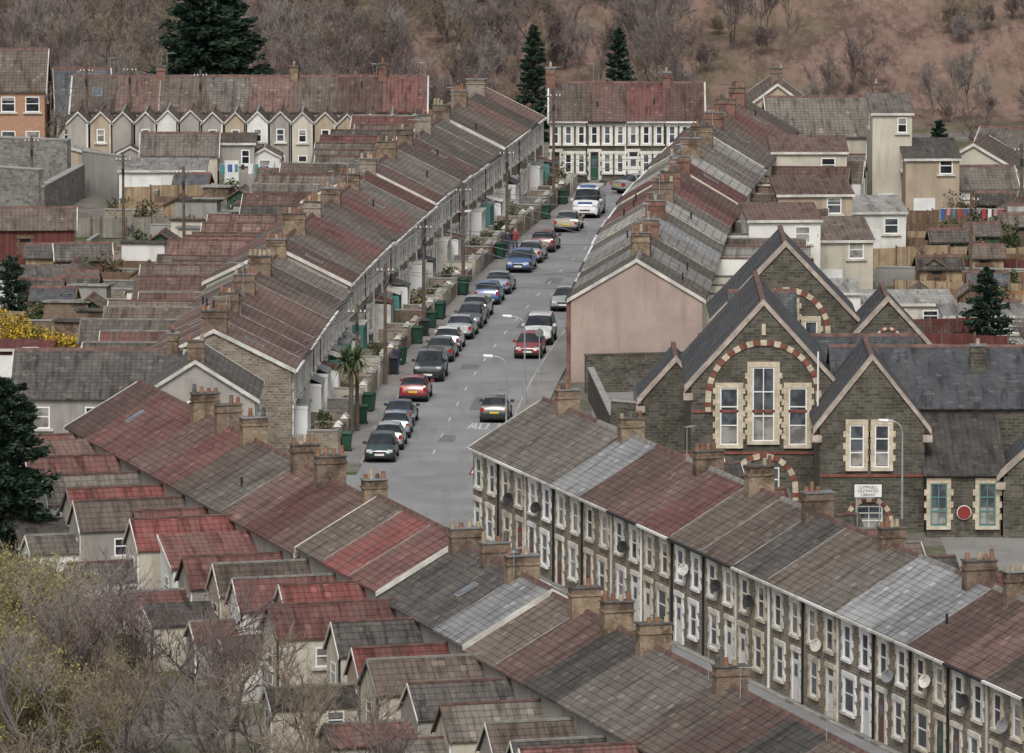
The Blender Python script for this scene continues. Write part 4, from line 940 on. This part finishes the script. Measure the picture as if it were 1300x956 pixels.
def palm(x,y):
    o=Obj('cordyline_palm',(x,y,.1)); o.tube('trunk',(0,0,0),(.05,0,3.5),.16,.11,'bark',8)
    r=random.Random(3)
    for hx,hy,hzz in ((.05,0,3.8),(.4,.2,4.2),(-.35,-.1,4.1)):
        o.tube('trunk',(.05,0,3.2),(hx,hy,hzz),.09,.08,'bark',6)
        for k in range(110):
            a=r.uniform(0,6.28); el=r.uniform(-.9,1.4); l=r.uniform(.9,1.25)
            d=Vector((math.cos(a)*math.cos(el),math.sin(a)*math.cos(el),math.sin(el))); p=Vector((hx,hy,hzz)); q=p+d*l*.6; e=p+d*l+Vector((0,0,-.28*math.cos(el)))
            s=d.cross(Z).normalized()*.04; m='palmdead' if el<-.5 else 'palm'
            o.face('leaves',[tuple(p-s*.5),tuple(p+s*.5),tuple(q+s),tuple(q-s)],m); o.face('leaves',[tuple(q-s),tuple(q+s),tuple(e)],m)
    o.finish()
palm(-9.1,436)
FG=[bare_mesh('bare_tree_fg_%d'%k,80+k,9,5,['twig2','twig3','twig'][k],nb=4,tw=.011,spread=.5) for k in range(3)]
FB=bare_mesh('willow_bush',90,7,4,'twig2',bushy=True,nb=5,tw=.014,leaf='catkin')
for (x,y,s) in [(-19.0,330,1.15),(-17.0,325,1.15),(-15.0,327,1.15),(-13.2,321,1.15),(-12,326,1.05),(-10.3,320,1.05),(-8.6,318,.95),(-19.5,318,1.1),(-16,315,1.1),(-6.5,312,.95),(-4.5,307,.85),(-11.5,312,1.0),(-2.5,301,.75),(-8.5,308,.85),(0,297,.65),(-18.5,338,1.1)]:
    place('bare_tree',rnd.choice(FG),x,y,hz(x,y),s,rnd.uniform(0,6.28))
for (x,y,s) in [(-22.3,345,1.25),(-20.6,338,1.1),(-21.6,330,1.3),(-19.2,336,.9),(-22,354,1.1),(-24,349,1.3),(-18,322,.9),(-23,362,.9),(-20.2,322,1.25),(-19.6,328,1.1)]:
    place('willow_bush',FB,x,y,0,s*.85,rnd.uniform(0,6.28))
for (x,y,s) in [(-20,314,1.1),(-15.5,318,1.0),(-12,314,1.0),(-9,313,.9),(-17.5,311,1.1),(-5,307,.8),(-2,302,.8),(-13,308,1.1)]:
    place('bare_bush',rnd.choice(B),x,y,0,s,rnd.uniform(0,6.28))
for (x,y,s) in [(-29,582,.55),(-31,590,.6),(-35,592,.6),(-20,585,.5),(35,545,.45),(26,470,.4),(31,461,.55),(29.5,488,.35),(-33,545,.35),(38,560,.5),(23,600,.6),(30,604,.6),(36,598,.6),(-26,530,.3),(-24,505,.3),(27,512,.35),(33,528,.4)]:
    place('bare_tree',rnd.choice(T),x,y,0,s,rnd.uniform(0,6.28))
# ------------------------------------------------------------------ vehicles
M['cglass']=glass('car_glass',(.02,.025,.03),.05); M['tyre']=simple('tyre_rubber',(.02,.02,.02),.9,.1); M['hub']=simple('alloy_wheel',(.4,.4,.41),.35,.1,metal=.6)
M['trim']=simple('black_trim',(.025,.025,.025),.7,.1); M['tail']=simple('tail_lamp_red',(.4,.015,.01),.2,.1); M['head']=simple('head_lamp',(.6,.62,.62),.1,.05); M['pl_y']=simple('number_plate_yellow',(.6,.47,.05),.5,.05); M['pl_w']=simple('number_plate_white',(.7,.7,.68),.5,.05)
def paint(name,c,metal=.0):
    m,nt,b=newmat('car_paint_'+name,.28,.5)
    n=nz(nt,2,4); nt.links.new(mixc(nt,smooth(nt,n,.35,.7),c,tuple(x*.8+.012 for x in c)),b.inputs['Base Color'])
    b.inputs['Coat Weight'].default_value=.6; b.inputs['Coat Roughness'].default_value=.08; b.inputs['Metallic'].default_value=metal; return m
PA={'green':(.012,.035,.03),'silver':(.42,.44,.45),'ltblue':(.28,.36,.42),'navy':(.02,.03,.08),'red':(.24,.018,.02),'black':(.02,.025,.025),'grey':(.12,.125,.13),'white':(.70,.71,.71),'blue':(.04,.10,.26),'beige':(.42,.39,.32),'maroon':(.12,.02,.025)}
for k_,c in PA.items(): M['p_'+k_]=paint(k_,c,.35 if k_ in('silver','ltblue','grey','beige') else 0)
PROF={
'hatch':dict(L=3.95,W=.83,st=[(0,.34,.60,.56,.58,.57,.5),(.10,.22,.76,.68,.70,.70,.6),(.85,.19,.83,.84,.77,.88,.68),(1.02,.19,.83,.89,.78,.93,.66),(1.72,.19,.83,.92,.79,1.38,.58),(2.3,.19,.83,.93,.79,1.44,.60),(2.38,.19,.83,.93,.79,1.44,.60),(3.2,.19,.83,.95,.78,1.41,.57),(3.3,.19,.83,.95,.78,1.40,.57),(3.78,.2,.80,.97,.75,1.03,.66),(3.90,.26,.76,.72,.73,.75,.62),(3.95,.34,.66,.60,.62,.61,.52)],ws=3,rw=8,ax=(.72,3.2),r=.30),
'saloon':dict(L=4.45,W=.86,st=[(0,.34,.62,.56,.60,.57,.5),(.12,.22,.80,.68,.74,.70,.62),(1.1,.19,.86,.83,.79,.88,.70),(1.3,.19,.86,.88,.80,.92,.68),(2.05,.19,.86,.90,.81,1.37,.58),(2.5,.19,.86,.91,.81,1.41,.60),(2.58,.19,.86,.91,.81,1.41,.60),(3.05,.19,.86,.92,.80,1.38,.58),(3.15,.19,.86,.92,.80,1.36,.57),(3.75,.2,.85,.95,.79,1.00,.66),(4.38,.26,.78,.92,.74,.94,.64),(4.45,.36,.68,.62,.64,.63,.54)],ws=3,rw=8,ax=(.82,3.5),r=.31),
'suv':dict(L=4.3,W=.90,st=[(0,.44,.70,.70,.68,.72,.6),(.08,.34,.84,.90,.80,.93,.7),(1.0,.30,.90,1.05,.84,1.09,.74),(1.15,.30,.90,1.08,.85,1.12,.74),(1.65,.30,.90,1.10,.86,1.70,.66),(2.4,.30,.90,1.10,.86,1.76,.68),(2.48,.30,.90,1.10,.86,1.76,.68),(3.9,.30,.90,1.12,.85,1.73,.66),(4.0,.30,.90,1.12,.85,1.71,.66),(4.2,.32,.88,1.14,.83,1.18,.76),(4.26,.36,.86,.85,.82,.88,.72),(4.3,.44,.80,.74,.76,.75,.64)],ws=3,rw=8,ax=(.8,3.4),r=.37),
'van':dict(L=4.9,W=.97,st=[(0,.38,.75,.72,.72,.74,.6),(.12,.26,.9,.95,.86,.98,.74),(.6,.24,.97,1.12,.90,1.2,.78),(.75,.24,.97,1.18,.91,1.26,.78),(1.45,.24,.97,1.2,.93,1.98,.76),(2.1,.24,.97,1.2,.94,2.08,.80),(2.2,.24,.97,1.2,.94,2.08,.80),(4.7,.24,.97,1.2,.94,2.10,.82),(4.78,.24,.97,1.2,.94,2.09,.82),(4.87,.26,.95,1.22,.92,1.26,.86),(4.88,.3,.94,.95,.9,.98,.84),(4.9,.38,.9,.8,.86,.82,.78)],ws=3,rw=8,ax=(.85,3.9),r=.34)}
def car_mesh(kind,pm):
    P=PROF[kind]; o=Obj('m'); st=P['st']; L_=P['L']; rings=[]
    for (x,zb,wl,be,hw,tp,tw) in st:
        X=L_/2-x; zm=zb+(be-zb)*.55
        h=[(0,zb),(wl*.92,zb),(wl,zb+(be-zb)*.3),(wl,zm),(hw,be),(tw,tp-.02),(tw*.8,tp),(0,tp+.03)]
        rings.append([(X,y,z) for y,z in h]+[(X,-y,z) for y,z in h[-2:0:-1]])
    n=len(rings[0])
    for i in range(len(rings)-1):
        for k in range(n):
            a,b=rings[i],rings[i+1]; k2=(k+1)%n; m=pm; kk=k if k<7 else n-1-k
            if kk==4 and P['ws']<=i<=P['rw'] : m='cglass'
            if kk==4 and i==7 : m=pm
            if kk==4 and i==5: m='trim'
            if kind=='van' and kk==4 and i>=6: m=pm
            if kk==4 and i in (P['ws'],P['rw']): m='trim'
            if kk in (5,6) and i in (P['ws'],P['rw']): m='cglass'
            if kk<=0: m='trim'
            if kk==1: m='trim' if kind!='van' else pm
            if kk==4 and i==6 and kind!='van': m='cglass'
            o.face('body',[a[k],b[k],b[k2],a[k2]],m)
    o.face('body',rings[0],pm); o.face('body',rings[-1],pm)
    W=P['W']; r=P['r']
    for ax in P['ax']:
        X=L_/2-ax
        for s in (-1,1):
            o.tube('wheel_arch',(X,s*(W-.25),r+.02),(X,s*(W+.006),r+.02),r+.07,r+.07,'trim',16)
            o.tube('wheel',(X,s*(W-.2),r),(X,s*(W+.02),r),r,r,'tyre',16); o.tube('hub',(X,s*(W+.0),r),(X,s*(W+.03),r),r*.62,r*.55,'hub',10)
    be=st[2][3]; rb=st[-3][3]
    for s in (-1,1):
        a,b=sorted((s*W*.52,s*W*.86))
        o.box('headlamp',L_/2-.22,L_/2-.05,a,b,be-.25,be-.1,'head')
        a,b=sorted((s*W*.72,s*W*.92)); tz=(rb-.30) if kind!='suv' else .9
        if kind=='van': o.box('tail',-L_/2-.0,-L_/2+.1,a,b,.85,1.3,'tail')
        else: o.box('tail',-L_/2+.01,-L_/2+.22,a,b,tz,tz+.22,'tail')
        mx=L_/2-st[3][0]-.12; a,b=sorted((s*(W-.04),s*(W+.17))); o.box('mirror',mx-.14,mx,a,b,st[3][3]+.02,st[3][3]+.17,pm)
    o.box('plate',L_/2-.04,L_/2+.02,-.26,.26,.42,.53,'pl_w'); o.box('plate',-L_/2-.02,-L_/2+.05,-.26,.26,.58,.69,'pl_y')
    o.box('grille',L_/2-.07,L_/2+.005,-.36,.36,.54,.64,'trim')
    o.box('bumper',L_/2-.1,L_/2+.01,-W*.7,W*.7,.30,.41,'trim'); o.box('bumper',-L_/2-.01,-L_/2+.1,-W*.74,W*.74,.32,.45,'trim')
    if kind=='van':
        o.box('roof_light_bar',L_/2-2.1,L_/2-1.8,-.55,.55,2.1,2.22,'cl_blue')
        for s in (-1,1):
            a,b=sorted((s*(W-.02),s*(W+.008))); o.box('livery_stripe',-L_/2+.3,L_/2-1.3,a,b,.75,1.02,'p_blue')
        o.box('livery_stripe',L_/2-.66,L_/2-.16,-.5,.5,1.04,1.17,'p_blue')
    return o
def car(kind,col,x,y,heading,z=.02):
    name={'van':'parked_van','suv':'parked_offroad_car'}.get(kind,'parked_car')
    o=car_mesh(kind,'p_'+col); o.name=name; o.loc=(x,y,z); o.ang=heading
    ob=o.finish(single=True); me=ob.data
    bm=bmesh.new(); bm.from_mesh(me); bmesh.ops.remove_doubles(bm,verts=bm.verts,dist=.0005); bmesh.ops.recalc_face_normals(bm,faces=bm.faces); bm.to_mesh(me); bm.free()
    me.polygons.foreach_set('use_smooth',[True]*len(me.polygons))
    try: me.set_sharp_from_angle(angle=math.radians(38))
    except Exception: pass
def kerb_car(kind,col,y,side,rev=False,inset=1.05):
    p,t=RC.aty(y); r=Vector((t.y,-t.x)); q=p+r*side*(HW-inset)
    a=math.atan2(t.y,t.x)+(math.pi if rev else 0)+rnd.uniform(-.02,.02); car(kind,col,q.x,q.y,a)
Ls=[('hatch','green',426),('hatch','silver',431),('hatch','ltblue',436),('saloon','navy',441),('hatch','red',452),('suv','black',461.5),('saloon','grey',471),('hatch','white',476),('saloon','silver',482.5),('hatch','grey',488),('hatch','silver',493),('hatch','blue',501),('saloon','ltblue',507),('hatch','blue',519.5),('saloon','silver',525.5),('hatch','maroon',532),('saloon','beige',545)]
for k,(kd,cc,y) in enumerate(Ls): kerb_car(kd,cc,y,-1,rev=k in(0,5,9,13),inset=1.0+rnd.uniform(-.1,.15))
kerb_car('van','white',555,-1,True,1.15)
kerb_car('hatch','red',473,1,True,1.0); kerb_car('suv','white',480,1,True,1.0); kerb_car('saloon','silver',498,1,True,1.0); kerb_car('hatch','black',443,1,False,.95)
car('saloon','silver',9.5,571.5,math.radians(35))
# ------------------------------------------------------------------ street furniture
def lamp(x,y,h,dx,dy,z=.12):
    o=Obj('street_lamp',(x,y,z)); o.cyl('post',0,0,0,1.1,.09,.085,'steel',8); o.cyl('post',0,0,1.1,h-.5,.055,.045,'steel',8)
    pts=[(0,0,h-.5),(dx*.1,dy*.1,h-.15),(dx*.4,dy*.4,h+.05),(dx*.9,dy*.9,h+.1)]
    for a,b in zip(pts,pts[1:]): o.tube('arm',a,b,.04,.035,'steel',6)
    o.tube('lantern',(dx*.8,dy*.8,h+.09),(dx*1.35,dy*1.35,h+.13),.10,.07,'white',8); o.finish()
p,t=RC.aty(449); lamp(p.x+HW+.35,449,5.0,-.95,.1)
p,t=RC.aty(430); lamp(p.x+HW+.35,430,5.0,-.95,.1); p,t=RC.aty(500); lamp(p.x+HW+.3,500,5.2,-.95,.1); lamp(p.x-HW-1.5,506,5.2,.95,0); lamp(19.8,392,6.5,-.9,0,0)
def tpole(x,y,h,name='telegraph_pole',z=0):
    o=Obj(name,(x,y,z)); o.cyl('pole',0,0,0,h,.12,.08,'pole',8)
    o.box('crossarm',-.5,.5,-.04,.04,h-.5,h-.42,'pole')
    for u in (-.45,-.2,.2,.45): o.cyl('insulator',u,0,h-.42,h-.3,.04,.03,'white',6)
    o.box('junction_box',-.1,.1,-.22,-.12,h-1.4,h-1.0,'black'); o.finish(); return (x,y,z+h-.35)
poles=[]
for y in (437,458,482,505,530):
    p,t=FA.aty(y); poles.append(tpole(p.x+2.95,y,7.2,z=.12))
poles.append(tpole(3.0,560,8.6))
bp=[tpole(-31.8,581,8.6),tpole(-28.7,584,8.4),tpole(-23.4,584,8.0),tpole(-34.2,553,6.0),tpole(-26.5,529,7),tpole(35.5,541,6.5),tpole(30,507,6.5),tpole(-22,520,7)]
def wires(name,segs):
    cu=bpy.data.curves.new(name,'CURVE'); cu.dimensions='3D'; cu.bevel_depth=.018; cu.bevel_resolution=0
    for a,b,sag in segs:
        sp=cu.splines.new('POLY'); sp.points.add(8)
        for k in range(9):
            t=k/8; sp.points[k].co=(a[0]+(b[0]-a[0])*t,a[1]+(b[1]-a[1])*t,a[2]+(b[2]-a[2])*t-sag*4*t*(1-t),1)
    cu.materials.append(M['wire']); ob=bpy.data.objects.new(name,cu); COL.objects.link(ob)
segs=[]
for a,b in zip(poles,poles[1:]): segs+= [(a,b,.35),((a[0]+.4,a[1],a[2]),(b[0]+.4,b[1],b[2]),.45)]
for p in poles[:-1]:
    for dy in (-14,-9,-5,0,5,9,14):
        y=p[1]+dy
        q,_=FA.aty(max(428,min(574,y))); segs.append((p,(q.x-.1,y,5.2),.2))
        if y>461 and abs(dy) in (5,14): q,_=FM.aty(max(460,min(566,y))); segs.append((p,(q.x+.2,y,5.3),.35))
for dy in (-8,0,8,14): segs.append((poles[-1],(6+dy*.4,579.4,4.6),.2))
for p in bp[:3]:
    for k in (-8,-4,0,5): segs.append((p,(p[0]+k,584,5.6),.1))
segs.append((bp[0],bp[1],.3)); segs.append((bp[1],bp[2],.3)); segs.append((bp[3],bp[0],.4)); segs.append((bp[4],bp[7],.4))
wires('overhead_wires',segs)
def sign(x,y,z=.12,kind='post'):
    o=Obj('traffic_sign',(x,y,z)); o.cyl('post',0,0,0,2.9,.035,.035,'steel',6)
    if kind=='tri':
        o.hexa('plate',[(-.36,-.05,2.2),(.36,-.05,2.2),(.36,-.035,2.2),(-.36,-.035,2.2)],[(-.02,-.05,2.85),(.02,-.05,2.85),(.02,-.035,2.85),(-.02,-.035,2.85)],'d_red')
        o.hexa('plate_face',[(-.24,-.056,2.27),(.24,-.056,2.27),(.24,-.0505,2.27),(-.24,-.0505,2.27)],[(-.015,-.056,2.72),(.015,-.056,2.72),(.015,-.0505,2.72),(-.015,-.0505,2.72)],'white')
    else:
        o.tube('plate',(0,-.06,2.6),(0,-.04,2.6),.25,.25,'lead',16)
    o.finish()
sign(-1.9,403,kind='tri'); p,t=RC.aty(462); sign(p.x+HW+.4,462)
p,t=RC.aty(440)
o=Obj('street_name_sign',(p.x+HW+1.4,440,.12)); o.box('plate',-.6,.6,-.03,0,.5,.75,'white'); o.box('post',-.5,-.42,.001,.06,0,.75,'black'); o.box('post',.42,.5,.001,.06,0,.75,'black'); o.finish()
# ------------------------------------------------------------------ pedestrians
M['skin']=simple('skin',(.5,.33,.25),.7,.05); M['jkt1']=simple('jacket_dark',(.04,.045,.07),.9,.2); M['jkt2']=simple('jacket_red',(.25,.05,.05),.9,.2); M['jean']=simple('jeans',(.05,.07,.13),.9,.2); M['hair']=simple('hair',(.05,.035,.025),.9,.2)
def person(x,y,ang,jk,ph=1,z=.12):
    J={'pel':(0,0,.95),'sp':(0,.0,1.2),'ch':(.02,0,1.4),'nk':(.03,0,1.52),'hd':(.05,0,1.63),'top':(.05,0,1.74)}
    for s,n in ((1,'l'),(-1,'r')):
        k=.22*ph*s
        J['hip'+n]=(0,s*.10,.92);J['kn'+n]=(k*.6+.04,s*.10,.5);J['an'+n]=(k-.02,s*.10,.08);J['to'+n]=(k+.16,s*.11,.04)
        J['sh'+n]=(.02,s*.19,1.42);J['el'+n]=(-k*.5,s*.25,1.14);J['wr'+n]=(-k*.9+.06,s*.24,.9);J['ha'+n]=(-k*.95+.1,s*.23,.8)
    E=[('pel','sp'),('sp','ch'),('ch','nk'),('nk','hd'),('hd','top')]
    for n in 'lr': E+=[('pel','hip'+n),('hip'+n,'kn'+n),('kn'+n,'an'+n),('an'+n,'to'+n),('ch','sh'+n),('sh'+n,'el'+n),('el'+n,'wr'+n),('wr'+n,'ha'+n)]
    Rr={'pel':.15,'sp':.14,'ch':.15,'nk':.06,'hd':.10,'top':.07,'hip':.10,'kn':.065,'an':.045,'to':.04,'sh':.075,'el':.05,'wr':.035,'ha':.035}
    ks=list(J); me=bpy.data.meshes.new('body'); me.from_pydata([J[k] for k in ks],[(ks.index(a),ks.index(b)) for a,b in E],[])
    ob=bpy.data.objects.new('pedestrian',me); COL.objects.link(ob)
    sk=ob.modifiers.new('s','SKIN'); sb=ob.modifiers.new('u','SUBSURF'); sb.levels=1; sb.render_levels=1
    for i,k in enumerate(ks):
        rr=Rr.get(k) or Rr[k[:-1]]; v=me.skin_vertices[0].data[i]; v.radius=(rr,rr); v.use_root=(k=='pel')
    dg=bpy.context.evaluated_depsgraph_get(); m2=bpy.data.meshes.new_from_object(ob.evaluated_get(dg)); ob.modifiers.clear(); ob.data=m2
    for m in (jk,'jean','skin','hair','black'): m2.materials.append(M[m])
    for f in m2.polygons:
        c=f.center; f.use_smooth=True
        f.material_index=4 if c.z<.09 else 1 if c.z<.92 and abs(c.y)<.2 else 2 if c.z<.92 else 0
        if c.z>1.51: f.material_index=2
        if c.z>1.67 or (c.z>1.56 and c.x<.03): f.material_index=3
    ob.location=(x,y,z); ob.rotation_euler=(0,0,ang)
p,t=RC.aty(528); a=math.atan2(t.y,t.x)
person(p.x-HW-1.0,528,a,'jkt1',1); person(p.x-HW-.5,529.5,a+math.pi,'jkt2',-1); p,t=RC.aty(463); person(p.x-HW-1.0,463,a+math.pi,'jkt1',1)
# ------------------------------------------------------------------ light, world, camera
el=math.radians(48); az=math.radians(186)
wd_=bpy.data.worlds.new('World'); scene.world=wd_; wd_.use_nodes=True; nt=wd_.node_tree
sky=nt.nodes.new('ShaderNodeTexSky'); sky.sky_type='NISHITA'; sky.sun_disc=False; sky.sun_elevation=el; sky.sun_rotation=az; sky.dust_density=4
hs=nd(nt,'ShaderNodeHueSaturation',{'Saturation':.22,'Color':sky.outputs[0]})
nt.links.new(hs.outputs[0],nt.nodes['Background'].inputs[0]); nt.nodes['Background'].inputs[1].default_value=.15
sl=bpy.data.lights.new('sun','SUN'); sl.energy=1.5; sl.angle=math.radians(16); sl.color=(1,.955,.89)
so=bpy.data.objects.new('sun',sl); COL.objects.link(so)
dirv=Vector((math.sin(az)*math.cos(el),math.cos(az)*math.cos(el),math.sin(el)))
so.rotation_euler=dirv.to_track_quat('Z','Y').to_euler(); so.location=(0,300,200)
cam=bpy.data.cameras.new('camera'); cam.sensor_width=36; cam.lens=9900/1300*36; cam.clip_end=6000; cam.clip_start=1
co=bpy.data.objects.new('camera',cam); COL.objects.link(co); co.location=(0,0,58); co.rotation_euler=(math.radians(90-7.145),0,0)
scene.camera=co
scene.view_settings.view_transform='Standard'; scene.view_settings.look='None'; scene.view_settings.exposure=0
print('OBJS',len(bpy.data.objects))
